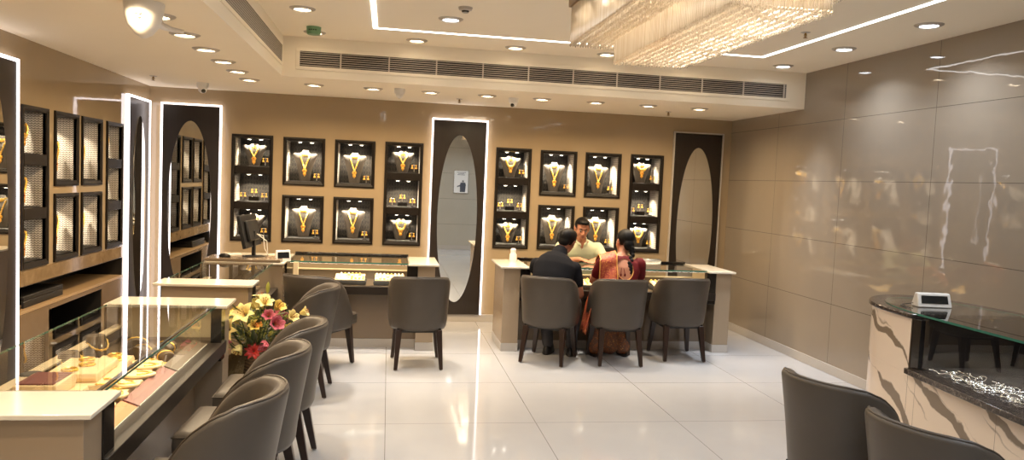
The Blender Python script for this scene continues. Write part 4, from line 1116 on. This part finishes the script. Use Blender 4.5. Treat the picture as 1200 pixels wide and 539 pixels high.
FL = [((-.05, -.12, .37), (-.3, -.75, .55), .105, 'petal_cream', .8), ((-.15, -.10, .26), (-.5, -.8, .25), .095, 'petal_cream', .95), ((.06, -.06, .44), (.15, -.6, .8), .088, 'petal_cream', .7), ((.13, -.06, .41), (.6, -.4, .6), .092, 'petal_yellow', .5),
      ((.21, .0, .33), (.8, -.5, .5), .088, 'petal_cream', .6), ((-.20, -.05, .29), (-.7, -.5, .5), .092, 'petal_pink', .9), ((-.17, -.11, .19), (-.5, -.8, -.1), .085, 'petal_pink', .9), ((.13, -.14, .31), (.5, -.8, .35), .110, 'petal_pink', .45),
      ((.07, -.14, .19), (.15, -.7, -.8), .100, 'petal_pink', .33), ((.02, .05, .45), (-.1, .1, 1), .085, 'petal_cream', .7), ((.28, .04, .36), (1, -.1, .4), .080, 'petal_cream', .5), ((-.08, -.12, .15), (-.3, -.7, -.8), .095, 'petal_cream', .35),
      ((-.01, .09, .38), (0, .8, .6), .095, 'petal_cream', .8), ((.12, .10, .32), (.5, .8, .4), .095, 'petal_pink', .8), ((-.14, .10, .30), (-.6, .8, .3), .095, 'petal_yellow', .8),
      ((.01, -.13, .29), (.1, -.8, .5), .070, 'petal_yellow', .6), ((.09, -.10, .36), (.2, -.8, .5), .075, 'petal_pink', .6), ((-.10, -.06, .36), (-.5, -.5, .7), .080, 'petal_yellow', .6), ((.19, -.07, .26), (.7, -.7, .1), .080, 'petal_yellow', .6)]
for c, d, s, mt, op in FL: flower('lily_bloom', Vector(c), d, s, mt, op)
flower('red_bloom', Vector((.01, -.15, .11)), (.05, -.95, .35), .055, 'petal_red', 1.15, False, 9)
for c in ((.04, -.15, .31), (.16, -.12, .21)): flower('orange_bloom', Vector(c), (c[0]*3, -1, .4), .026, 'petal_orange', 1., False, 8)
for c, d in (((-.20, -.02, .37), (-.15, -.1, 1)), ((.07, -.02, .52), (.05, 0, 1)), ((.10, -.13, .22), (.3, -.6, .5)), ((-.11, -.04, .33), (-.2, -.4, .8))):
    m = MB(); Rm = Matrix.Translation(c) @ orient(d)
    m.rings([[Rm @ Vector((r*math.cos(2*PI*k/8), r*math.sin(2*PI*k/8), z)) for k in range(8)] for r, z in ((.004, 0), (.012, .02), (.014, .045), (.010, .07), (.002, .088))]); m.build('flower_bud', 'bud_green', t)
m = MB()
for c, d, s, mt, op in FL: m.tube([V0+Vector((c[0]*.15, c[1]*.15, 0)), Vector((c[0]*.5, c[1]*.5, c[2]*.5)), Vector(c)], .0035, 6)
m.build('stem', 'leaf_green', t)
rl = random.Random(2); 
for i in range(95):
    a = rl.uniform(0, 2*PI); r = rl.uniform(.03, .17); z = rl.uniform(.08, .36); base = Vector((r*math.cos(a), r*math.sin(a), z)); d = Vector((math.cos(a), math.sin(a), rl.uniform(-.3, .9))).normalized(); l = rl.uniform(.08, .16)
    Rm = Matrix.Translation(base) @ orient(d); grid = []
    for q in range(6):
        s = q/5; w = .020*math.sin(PI*min(.99, .06+.94*s)); grid.append([Rm @ Vector((w*j, .02*s*s, l*s-.006*abs(j))) for j in (-1, 0, 1)])
    m = MB().sheet(grid); m.build('leaf', 'leaf_green', t, ang=80).modifiers.new('solid', 'SOLIDIFY').thickness = .001
m = MB()
for i in range(170):   # tiny filler blossoms between the lilies
    a = rl.uniform(0, 2*PI); r = .20*math.sqrt(rl.random()); c = V0 + Vector((r*math.cos(a), r*math.sin(a)*.8, .28+rl.uniform(.0, .24)*(1-r)))
    m.ball(c, rl.uniform(.004, .008), 6, 4); m.tube([c, c*.85+V0*.15+Vector((0, 0, -.03))], .0008, 4)
o = m.build('filler_blossom', 'bud_green', t); o['kind'] = 'stuff'
m = MB()
for i in range(260):   # trailing dried sprays on the left side
    a = rl.uniform(2.3, 4.6); l = rl.uniform(.18, .34); p0 = Vector((-.04, -.03, .10)); pts = [p0 + Vector((math.cos(a)*l*s*.8, math.sin(a)*l*s*.45, .10*s-.42*l/.3*s*s)) for s in (0, .25, .5, .75, 1)]
    m.tube(pts, .0014, 4)
    for p in pts[2:]: m.ball(p+Vector((rl.uniform(-.01, .01), 0, 0)), .006, 5, 4)
m.build('dried_spray', 'dried_grass', t)
# ------------------------------------------------------------------ people
def fused(mb, name, mat, parent, voxel=.008, smooth=4, cut=None, decim=None):
    o = mb.build('tmp', mat, None, smooth=False)
    md = o.modifiers.new('r', 'REMESH'); md.mode = 'VOXEL'; md.voxel_size = voxel; md.adaptivity = 0
    if smooth:
        s = o.modifiers.new('s', 'SMOOTH'); s.factor = .5; s.iterations = smooth
    dg = bpy.context.evaluated_depsgraph_get(); dg.update()
    me = bpy.data.meshes.new_from_object(o.evaluated_get(dg), depsgraph=dg)
    bpy.data.objects.remove(o)
    if cut:
        b = bmesh.new(); b.from_mesh(me); bmesh.ops.delete(b, geom=[f for f in b.faces if cut(f.calc_center_median())], context='FACES'); b.to_mesh(me); b.free()
    me.polygons.foreach_set('use_smooth', [True]*len(me.polygons))
    me.materials.clear(); me.materials.append(M[mat])
    n = bpy.data.objects.new(name, me); C.objects.link(n); n.parent = parent
    return n
def V(*a): return Vector(a)
def spine(mb, pts, grow=0.):        # pts: (centre, rx, ry); rings stay roughly level, tilted along the spine
    rs = []
    for i, (c, rx, ry) in enumerate(pts):
        c = Vector(c); d = Vector(pts[min(i+1, len(pts)-1)][0])-Vector(pts[max(i-1, 0)][0]); d.normalize()
        X = Vector((1, 0, 0)); X = (X-d*X.dot(d)).normalized(); Y = d.cross(X)
        n = 24; q = 2.4
        ring = []
        for k in range(n):
            a = 2*PI*k/n; ca, sa = math.cos(a), math.sin(a)
            ring.append(c + X*((rx+grow)*math.copysign(abs(ca)**(2/q), ca)) + Y*((ry+grow)*math.copysign(abs(sa)**(2/q), sa)))
        rs.append(ring)
    mb.rings(rs)
def limb(mb, pts, n=14):             # pts: (point, radius), smoothed through joints
    P = [Vector(p) for p, r in pts]; Rr = [r for p, r in pts]; path = []; rad = []
    for i in range(len(P)-1):
        a, b, c, d = P[max(0, i-1)], P[i], P[i+1], P[min(len(P)-1, i+2)]
        for k in range(5):
            s = k/5; sm = .5*((2*b)+(-a+c)*s+(2*a-5*b+4*c-d)*s*s+(-a+3*b-3*c+d)*s**3)
            path.append(b.lerp(c, s)*.5+sm*.5); rad.append(Rr[i]+(Rr[i+1]-Rr[i])*s)
    path.append(P[-1]); rad.append(Rr[-1]); mb.tube(path, rad, n)
    mb.ball(P[0], Rr[0], 12, 8); mb.ball(P[-1], Rr[-1], 12, 8)
def head(mb, Hm):
    h3 = Hm.to_3x3().to_4x4()
    def B(c, r, nu=18, nv=14): mb.ball(Hm @ Vector(c), r, nu, nv, h3)
    B((0, -.018, .028), (.074, .094, .082)); B((0, .018, -.028), (.061, .066, .082)); B((0, .036, -.072), (.044, .042, .038)); B((0, .058, -.096), (.020, .020, .017))
    B((0, .058, .022), (.050, .030, .014)); B((-.036, .058, -.026), (.020, .018, .016)); B((.036, .058, -.026), (.020, .018, .016))
    mb.tube([Hm @ Vector(p) for p in ((0, .080, .014), (0, .094, -.010), (0, .108, -.030))], [.008, .010, .013], 10); B((0, .106, -.032), (.013, .012, .010)); B((-.013, .092, -.036), (.009, .010, .008)); B((.013, .092, -.036), (.009, .010, .008))
    B((0, .078, -.062), (.022, .013, .012))
    for s in (-1, 1): B((s*.076, -.008, -.008), (.010, .020, .032)); B((s*.079, -.014, .006), (.010, .014, .016))
def face_parts(Hm, t, lipc='lips'):
    for s in (-1, 1):
        e = MB().ball(Hm @ Vector((s*.030, .0725, .000)), .0120, 14, 10).build('eye', 'eye_white', t)
        MB().ball(Hm @ Vector((s*.030, .0785, -.001)), .0078, 10, 8).build('iris', 'black_gloss', e)
        MB().tube([Hm @ Vector(p) for p in ((s*.014, .086, .022), (s*.030, .086, .027), (s*.048, .074, .022))], [.0038, .0042, .0022], 8).build('eyebrow', 'hair', t)
    MB().tube([Hm @ Vector(p) for p in ((-.022, .080, -.063), (-.008, .091, -.059), (0, .0925, -.060), (.008, .091, -.059), (.022, .080, -.063))], [.002, .0045, .004, .0045, .002], 8).tube([Hm @ Vector(p) for p in ((-.020, .080, -.065), (0, .091, -.069), (.020, .080, -.065))], [.002, .0055, .002], 8).build('lips', lipc, t)
def hand(mb, wrist, d, nrm, curl=.5, side=1, s=1.):
    w = Vector(wrist); d = Vector(d).normalized(); nrm = Vector(nrm); nrm = (nrm-d*nrm.dot(d)).normalized(); x = d.cross(nrm)*side     # x points to the thumb side
    rs = []
    for f, hw, hh in ((-.02, .026, .021), (.0, .028, .019), (.03, .037, .016), (.065, .041, .0145), (.088, .040, .012)):
        c = w+d*f*s; rs.append([c + x*(hw*s*math.copysign(abs(math.cos(2*PI*k/14))**.75, math.cos(2*PI*k/14))) + nrm*(hh*s*math.sin(2*PI*k/14)) for k in range(14)])
    mb.rings(rs)
    for i, (o, l) in enumerate(((.030, .068), (.010, .076), (-.011, .071), (-.031, .056))):
        p = w+d*.080*s+x*o*s; dirv = (d+x*(o*1.2)).normalized(); path = [p]
        for j, seg in enumerate((.45, .32, .26)):
            a = curl*(.35+.35*j); dirv = (dirv*math.cos(a*.8)-nrm*math.sin(a*.8)).normalized(); p = p+dirv*l*s*seg; path.append(p)
        mb.tube(path, [.0098*s, .0094*s, .0086*s, .0066*s], 10); mb.ball(path[-1], .0066*s, 8, 6)
    p = w+d*.018*s+x*.026*s; td = (d*.72+x*.66-nrm*.25).normalized()
    mb.tube([p, p+td*.036*s, p+td*.036*s+(td*.8+d*.5).normalized()*.032*s, p+td*.036*s+(td*.55+d*.8).normalized()*.055*s], [.014*s, .0125*s, .0105*s, .0075*s], 10)
    mb.ball(p+td*.036*s+(td*.55+d*.8).normalized()*.055*s, .0075*s, 8, 6)
def HM(c, yaw=0, pitch=0, roll=0):
    return Matrix.Translation(c) @ Matrix.Rotation(R(yaw), 4, 'Z') @ Matrix.Rotation(R(pitch), 4, 'X') @ Matrix.Rotation(R(roll), 4, 'Y')
def hair_cap(Hm, name, t, thick=.012, cut=None, extra=None):
    m = MB(); h3 = Hm.to_3x3().to_4x4()
    m.ball(Hm @ Vector((0, -.022, .034)), (.074+thick, .094+thick, .082+thick), 24, 18, h3)
    if extra: extra(m)
    inv = Hm.inverted()
    return fused(m, name, 'hair', t, .006, 2, cut=(lambda c: cut(inv @ c)) if cut else None)

# --- the man in black, seated with his back to the camera, leaning in
t = thing('person', 'person in black T-shirt seated with back to camera, leaning over the right counter', 'person', (1.535, 6.885, 0), R(-24))
torso = [((0, -.06, .470), .165, .115), ((0, -.055, .55), .170, .118), ((0, -.02, .66), .162, .108), ((.005, .035, .77), .178, .112), ((.015, .095, .86), .190, .118), ((.02, .135, .925), .152, .104), ((.03, .16, .975), .092, .074), ((.035, .18, 1.01), .058, .056)]
Hm = HM((.085, .265, 1.105), -14, -22, 8)
b = MB(); spine(b, torso)
limb(b, [((.035, .165, .975), .058), ((.05, .20, 1.03), .055), (Hm @ V(0, -.022, -.045), .054)])
shR, elR, wrR = V(.190, .115, .862), V(.255, .12, .62), V(.20, .335, .640)
shL, elL, wrL = V(-.170, .13, .875), V(-.245, .33, .79), V(-.03, .47, .868)
limb(b, [(shR, .054), (shR.lerp(elR, .5), .049), (elR, .040), (elR.lerp(wrR, .4), .041), (wrR, .027)])
limb(b, [(shL, .054), (shL.lerp(elL, .5), .049), (elL, .040), (elL.lerp(wrL, .4), .041), (wrL, .027)])
hand(b, wrR, (-.25, .9, -.12), (0, .15, 1), .55, -1); hand(b, wrL, (.75, .65, -.03), (0, 0, 1), .25, 1)
for s, kn, an in ((-1, V(-.13, .36, .50), V(-.06, .26, .085)), (1, V(.17, .37, .50), V(.17, .28, .085))):
    hp = V(s*.09, -.03, .535); limb(b, [(hp, .080), (hp.lerp(kn, .5), .074), (kn, .055), (kn.lerp(an, .35), .052), (an, .036)])
    limb(b, [(an, .036), (an+V(0, .06, -.045), .032), (an+V(0, .13, -.055), .026)])
head(b, Hm); fused(b, 'body', 'skin_man', t, .008, 3); face_parts(Hm, t)
s_ = MB(); spine(s_, [(c, rx, ry) for c, rx, ry in torso[:7]], .018)
for sh, el in ((shR, elR), (shL, elL)): limb(s_, [(sh+V(0, 0, .0), .072), (sh.lerp(el, .30), .066), (sh.lerp(el, .56), .062)])
limb(s_, [(torso[6][0], .086), ((.036, .180, 1.006), .074)])
fused(s_, 'tshirt', 'black_shirt', t, .010, 5)
tr = MB(); spine(tr, [((0, -.06, .468), .172, .122), ((0, -.055, .52), .178, .126), ((0, -.04, .58), .172, .118)])
for s, kn, an in ((-1, V(-.13, .36, .50), V(-.06, .26, .085)), (1, V(.17, .37, .50), V(.17, .28, .085))):
    hp = V(s*.09, -.03, .540); limb(tr, [(hp, .092), (hp.lerp(kn, .5), .086), (kn, .068), (kn.lerp(an, .4), .066), (an+V(0, 0, .02), .055)])
fused(tr, 'jeans', 'jeans', t, .010, 4)
for x, y in ((-.06, .26), (.17, .28)):
    m = MB(); m.rings([[(x+w*math.cos(2*PI*k/20), y+.055+l*math.sin(2*PI*k/20), z) for k in range(20)] for w, l, z in ((.046, .135, 0), (.05, .14, .018), (.047, .13, .05), (.040, .095, .085), (.036, .06, .105))])
    sh = m.build('shoe', 'shoe', t, ang=70)
    MB().rings([[(x+w*math.cos(2*PI*k/20), y+.055+l*math.sin(2*PI*k/20), z) for k in range(20)] for w, l, z in ((.049, .138, 0), (.053, .143, .004), (.053, .143, .014), (.05, .14, .016))]).build('sole', 'black_matte', sh, ang=40)
def man_hair(m):
    m.ball(Hm @ V(0, .012, .085), (.066, .078, .040), 18, 12, Hm.to_3x3().to_4x4())
    m.ball(Hm @ V(0, -.07, -.01), (.064, .042, .062), 18, 12, Hm.to_3x3().to_4x4())
hair_cap(Hm, 'hair', t, .010, lambda c: c.y > .03+.55*max(0, c.z-.02) and c.z < .07 or (c.y > -.02 and c.z < .005 and abs(c.x) > .03), man_hair)

# --- the woman with the braid
t = thing('person', 'person with long black braid, in maroon and orange sari, seated with back to camera', 'person', (2.165, 6.84, 0), R(-2))
torso = [((0, -.05, .470), .170, .120), ((0, -.05, .56), .168, .115), ((0, -.03, .66), .145, .098), ((.01, -.005, .77), .158, .098), ((.025, .03, .87), .172, .100), ((.04, .055, .935), .168, .085), ((.05, .075, .985), .088, .058), ((.055, .085, 1.01), .048, .047)]
Hm = HM((.085, .145, 1.125), 18, -8, 6)
b = MB(); spine(b, torso)
limb(b, [((.05, .075, .985), .048), ((.06, .095, 1.03), .046), (Hm @ V(0, -.022, -.045), .047)])
shR, elR, wrR = V(.212, .04, .925), V(.275, .16, .74), V(.16, .42, .862)
shL, elL, wrL = V(-.135, .06, .925), V(-.20, .17, .74), V(-.10, .42, .862)
for a, e, w in ((shR, elR, wrR), (shL, elL, wrL)): limb(b, [(a, .048), (a.lerp(e, .5), .043), (e, .035), (e.lerp(w, .4), .034), (w, .023)])
hand(b, wrR, (-.5, .85, -.03), (0, 0, 1), .3, -1, .92); hand(b, wrL, (.4, .9, -.03), (0, 0, 1), .3, 1, .92)
for s, kn, an in ((-1, V(-.13, .36, .50), V(-.14, .22, .075)), (1, V(.13, .36, .50), V(.16, .24, .075))):
    hp = V(s*.09, -.03, .535); limb(b, [(hp, .082), (hp.lerp(kn, .5), .074), (kn, .054), (kn.lerp(an, .35), .048), (an, .034)])
    limb(b, [(an, .034), (an+V(0, .06, -.040), .030), (an+V(0, .13, -.048), .024)])
head(b, Hm); fused(b, 'body', 'skin_woman', t, .008, 3); face_parts(Hm, t)
s_ = MB(); spine(s_, [(c, rx, ry) for c, rx, ry in torso[2:8]], .013)
for sh, el in ((shR, elR), (shL, elL)): limb(s_, [(sh, .066), (sh.lerp(el, .3), .060), (sh.lerp(el, .62), .052)])
ex, ez, ew, eh = .045, .885, .082, .098
fused(s_, 'blouse', 'blouse_maroon', t, .008, 4, cut=lambda c: c.y < .05 and ((c.x-ex)/ew)**2+((c.z-ez)/eh)**2 < 1 or c.z > 1.004)
m = MB(); 
def backy(x, z):
    for (c0, rx0, ry0), (c1, rx1, ry1) in zip(torso, torso[1:]):
        if c0[2] <= z <= c1[2]:
            q = (z-c0[2])/(c1[2]-c0[2]); cx = c0[0]+(c1[0]-c0[0])*q; cy = c0[1]+(c1[1]-c0[1])*q; rx = rx0+(rx1-rx0)*q; ry = ry0+(ry1-ry0)*q
            return cy-ry*(max(.02, 1-min(1, abs((x-cx)/rx))**2.4))**(1/2.4)
    return torso[-1][0][1]-.04
pts = [V(ex+ew*math.cos(2*PI*k/40), 0, ez+eh*math.sin(2*PI*k/40)) for k in range(41)]
for p in pts: p.y = backy(p.x, min(p.z, .98))-.012
m.tube(pts, .0055, 8); m.build('neckline_border', 'gold_border', t)
m = MB()   # tie cords with tassels
for dx in (-.012, .012): m.tube([V(.02, backy(.02, .95)-.012, .955), V(.022+dx, backy(.02, .90)-.016, .89), V(.02+dx*1.6, backy(.02, .84)-.016, .845)], .003, 6).ball(V(.02+dx*1.6, backy(.02, .84)-.018, .835), (.008, .007, .016), 8, 6)
m.build('tassel_cord', 'blouse_maroon', t)
# sari: skirt to the floor, end draped over the left shoulder and hanging beside the chair
sk = MB(); spine(sk, [((0, -.05, .468), .182, .130), ((0, -.05, .56), .182, .128), ((0, -.035, .64), .160, .112)])
for s, kn, an in ((-1, V(-.13, .36, .50), V(-.13, .24, .09)), (1, V(.13, .36, .50), V(.15, .25, .09))):
    hp = V(s*.09, -.03, .540); limb(sk, [(hp, .098), (hp.lerp(kn, .5), .094), (kn, .080), (kn.lerp(an, .4), .085), (an, .082)])
limb(sk, [(V(0, .20, .48), .09), (V(0, .34, .46), .085), (V(.0, .26, .28), .085), (V(.01, .22, .10), .085)])
fused(sk, 'sari_skirt', 'saree_brown', t, .012, 5)
grid = []
rib = [((-.145, -.005, .70), .052), ((-.150, .015, .80), .056), ((-.135, .045, .90), .058), ((-.10, .075, .962), .05), ((-.085, .13, .975), .05), ((-.09, .19, .90), .055)]
grid = []
for z in [.66+.03*i for i in range(11)]:
    row = []
    for j in range(9):
        x = -.190+.155*j/8; yy = backy(max(-.150, x), z)-.028-.003*math.sin(j*1.9+z*20); row.append(V(x, yy if z < .8 else min(yy, -.062+.25*max(0, -.12-x)), z))
    grid.append(row)
for yo, dz in ((-.035, -.012), (.03, .022), (.07, .018), (.10, .002), (.145, -.035), (.165, -.10)):
    row = []
    for j in range(9):
        x = -.190+.155*j/8; top = 1.026-.27*max(0, -x-.03); row.append(V(x*.97, yo, top+dz+.002*math.sin(j*2.1)))
    grid.append(row)
m = MB().sheet(grid); o = m.build('sari_drape', 'saree_orange', t, ang=80, solid=.005)
for e in (0, -1): MB().tube([r[e]+V(0, -.004, 0) for r in grid], .0055, 6).build('drape_border', 'gold_border', o)
grid = []
for i in range(10):
    s = i/9; row = []
    for j in range(7): row.append(V(-.205-.10*s+.02*(j/6)-.012*math.sin(j*2.2+s*3), -.05+.05*(j)-.02*s, .66-.36*s-.05*s*(j % 2)))
    grid.append(row)
MB().sheet(grid).build('hanging_drape', 'saree_orange', t, ang=80, solid=.006)
for x, y in ((-.14, .22), (.16, .24)):
    MB().rings([[(x+w*math.cos(2*PI*k/20), y+.055+l*math.sin(2*PI*k/20), z) for k in range(20)] for w, l, z in ((.042, .125, 0), (.044, .128, .006), (.043, .126, .020))]).tube([(x-.042, y+.08, .018), (x-.03, y+.085, .05), (x, y+.09, .062), (x+.03, y+.085, .05), (x+.042, y+.08, .018)], .008, 8).build('sandal', 'sandal', t, ang=60)
def wo_hair(m): m.ball(Hm @ V(0, -.085, -.03), (.058, .040, .062), 18, 12, Hm.to_3x3().to_4x4())
hr = hair_cap(Hm, 'hair', t, .009, lambda c: (c.y > .035+.45*max(0, c.z-.03) and c.z < .085) or (c.y > -.01 and c.z < .0 and abs(c.x) > .03), wo_hair)
m = MB(); p0 = Hm @ V(.012, -.105, -.05)
path = [p0, p0+V(.012, -.008, -.06), V(.098, -.035, .93), V(.102, -.052, .87), V(.104, -.066, .80), V(.106, -.080, .73), V(.106, -.082, .69)]
for i in range(26):
    s = i/25*(len(path)-1.001); a = int(s); q = s-a; c = path[a].lerp(path[a+1], q); r = .0235*(1-.35*i/25)
    m.ball(c+V(.008*(1 if i % 2 else -1), -.004, 0), (r, r*.85, r*1.05), 10, 8)
fused(m, 'braid', 'hair', t, .0045, 1)

# --- the salesman behind the counter
st = thing('stool', 'round stool behind the right counter carrying the salesman in pale green', 'stool', (2.12, 8.26, 0))
MB().lathe([(.001, .0), (.20, 0), (.20, .015), (.03, .03), (.025, .42), (.001, .42)], n=24).build('stool_base', 'chrome', st, fix=True)
MB().lathe([(.001, .42), (.17, .42), (.185, .44), (.185, .47), (.17, .488), (.001, .49)], n=28).build('stool_seat', 'black_plastic', st, fix=True)
t = thing('person', 'person in pale green shirt behind the right counter, facing the two customers', 'person', (2.12, 8.26, 0), R(180))
torso = [((0, -.02, .505), .165, .115), ((0, -.015, .58), .168, .115), ((0, .01, .70), .160, .105), ((0, .05, .82), .178, .108), ((0, .09, .93), .198, .108), ((0, .115, .99), .185, .09), ((0, .135, 1.035), .09, .066), ((0, .145, 1.06), .056, .055)]
Hm = HM((.01, .215, 1.175), -3, -17, -4)
b = MB(); spine(b, torso)
limb(b, [((0, .135, 1.03), .056), ((0, .16, 1.08), .054), (Hm @ V(0, -.022, -.045), .055)])
shA, elA, wrA = V(-.205, .095, .955), V(-.275, .28, .80), V(-.065, .545, .872)      # his left arm, to the right in the picture
shB, elB, wrB = V(.205, .095, .955), V(.265, .28, .80), V(.10, .50, .870)
for a, e, w in ((shA, elA, wrA), (shB, elB, wrB)): limb(b, [(a, .052), (a.lerp(e, .5), .046), (e, .038), (e.lerp(w, .4), .038), (w, .026)])
hand(b, wrA, (.45, .85, -.06), (0, 0, 1), .35, 1); hand(b, wrB, (-.45, .85, -.04), (0, 0, 1), .35, -1)
for s in (-1, 1):
    hp, kn, an = V(s*.09, .0, .57), V(s*.14, .25, .55), V(s*.14, .16, .10); limb(b, [(hp, .080), (hp.lerp(kn, .5), .074), (kn, .055), (kn.lerp(an, .35), .052), (an, .036)])
    limb(b, [(an, .036), (an+V(0, .06, -.045), .032), (an+V(0, .11, -.06), .026)])
head(b, Hm); fused(b, 'body', 'skin_seller', t, .007, 2); face_parts(Hm, t)
s_ = MB(); spine(s_, [(c, rx, ry) for c, rx, ry in torso[:7]], .014)
for a, e, w in ((shA, elA, wrA), (shB, elB, wrB)): limb(s_, [(a, .072), (a.lerp(e, .5), .062), (e, .055), (e.lerp(w, .45), .050)])
fused(s_, 'shirt', 'green_shirt', t, .010, 4, cut=lambda c: (c.y > .10 and abs(c.x) < .35*max(0, c.z-.94) and c.z > .94))
m = MB()
for s in (-1, 1): m.sheet([[V(s*.012, .238, .985), V(s*.05, .225, .995), V(s*.075, .15, 1.04), V(s*.05, .085, 1.06), V(0, .075, 1.065)], [V(s*.02, .222, 1.015), V(s*.05, .20, 1.035), V(s*.066, .15, 1.075), V(s*.045, .095, 1.09), V(0, .085, 1.095)]])
m.build('shirt_collar', 'green_shirt', t, ang=80, solid=.004)
m = MB()
for z in (.95, .88, .81, .74): m.ball(V(.0, .05+(z-.82)*.38+.121, z), .006, 8, 6)
m.build('button', 'ivory', t)
tr = MB(); spine(tr, [((0, -.02, .495), .172, .122), ((0, -.015, .56), .176, .124), ((0, .0, .62), .168, .116)])
for s in (-1, 1):
    hp, kn, an = V(s*.09, .0, .575), V(s*.14, .25, .55), V(s*.14, .16, .10); limb(tr, [(hp, .092), (hp.lerp(kn, .5), .084), (kn, .066), (kn.lerp(an, .4), .062), (an+V(0, 0, .01), .054)])
fused(tr, 'trousers', 'dark_trousers', t, .012, 4)
for s in (-1, 1):
    x, y = s*.14, .16
    MB().rings([[(x+w*math.cos(2*PI*k/20), y+.05+l*math.sin(2*PI*k/20), z) for k in range(20)] for w, l, z in ((.048, .135, 0), (.05, .14, .018), (.047, .13, .05), (.040, .095, .085), (.036, .06, .11))]).build('shoe', 'shoe', t, ang=70)
def sl_hair(m): m.ball(Hm @ V(0, .02, .09), (.066, .078, .034), 18, 12, Hm.to_3x3().to_4x4())
hair_cap(Hm, 'hair', t, .009, lambda c: (c.y > .03 and c.z < .062+.25*max(0, .07-abs(c.x))) or (c.y > -.03 and c.z < .01), sl_hair)
# ------------------------------------------------------------------ camera and render settings
cam = bpy.data.cameras.new('camera'); co = bpy.data.objects.new('camera', cam); C.objects.link(co)
r_ = Vector((0.98603844, -0.16068928, 0.04367109)); u_ = Vector((-0.03289063, 0.06914863, 0.99706403)); f_ = Vector((0.16323729, 0.98457982, -0.06289803))
mw = Matrix.Identity(4)
for i in range(3): mw[i][0] = r_[i]; mw[i][1] = u_[i]; mw[i][2] = -f_[i]; mw[i][3] = (0, 0, 1.65)[i]
co.matrix_world = mw
cam.sensor_fit = 'HORIZONTAL'; cam.sensor_width = 36; cam.lens = 36*888/1200; cam.clip_start = .02
sc = bpy.context.scene; sc.camera = co
w = bpy.data.worlds.new('world'); sc.world = w; w.use_nodes = True
bg = w.node_tree.nodes.get('Background') or w.node_tree.nodes.new('ShaderNodeBackground')
bg.inputs[0].default_value = (1, .9, .8, 1); bg.inputs[1].default_value = .02
vs = sc.view_settings
sc.display_settings.display_device = 'sRGB'
vs.view_transform = 'Standard'; vs.look = 'None'; vs.exposure = EXPOSURE; vs.gamma = 1; vs.use_curve_mapping = False
cy = sc.cycles
cy.use_denoising = True; cy.max_bounces = 12; cy.diffuse_bounces = 5; cy.glossy_bounces = 6; cy.transparent_max_bounces = 24; cy.transmission_bounces = 8
cy.sample_clamp_indirect = 6; cy.sample_clamp_direct = 0; cy.caustics_reflective = False; cy.caustics_refractive = False
try: cy.use_light_tree = True
except Exception: pass
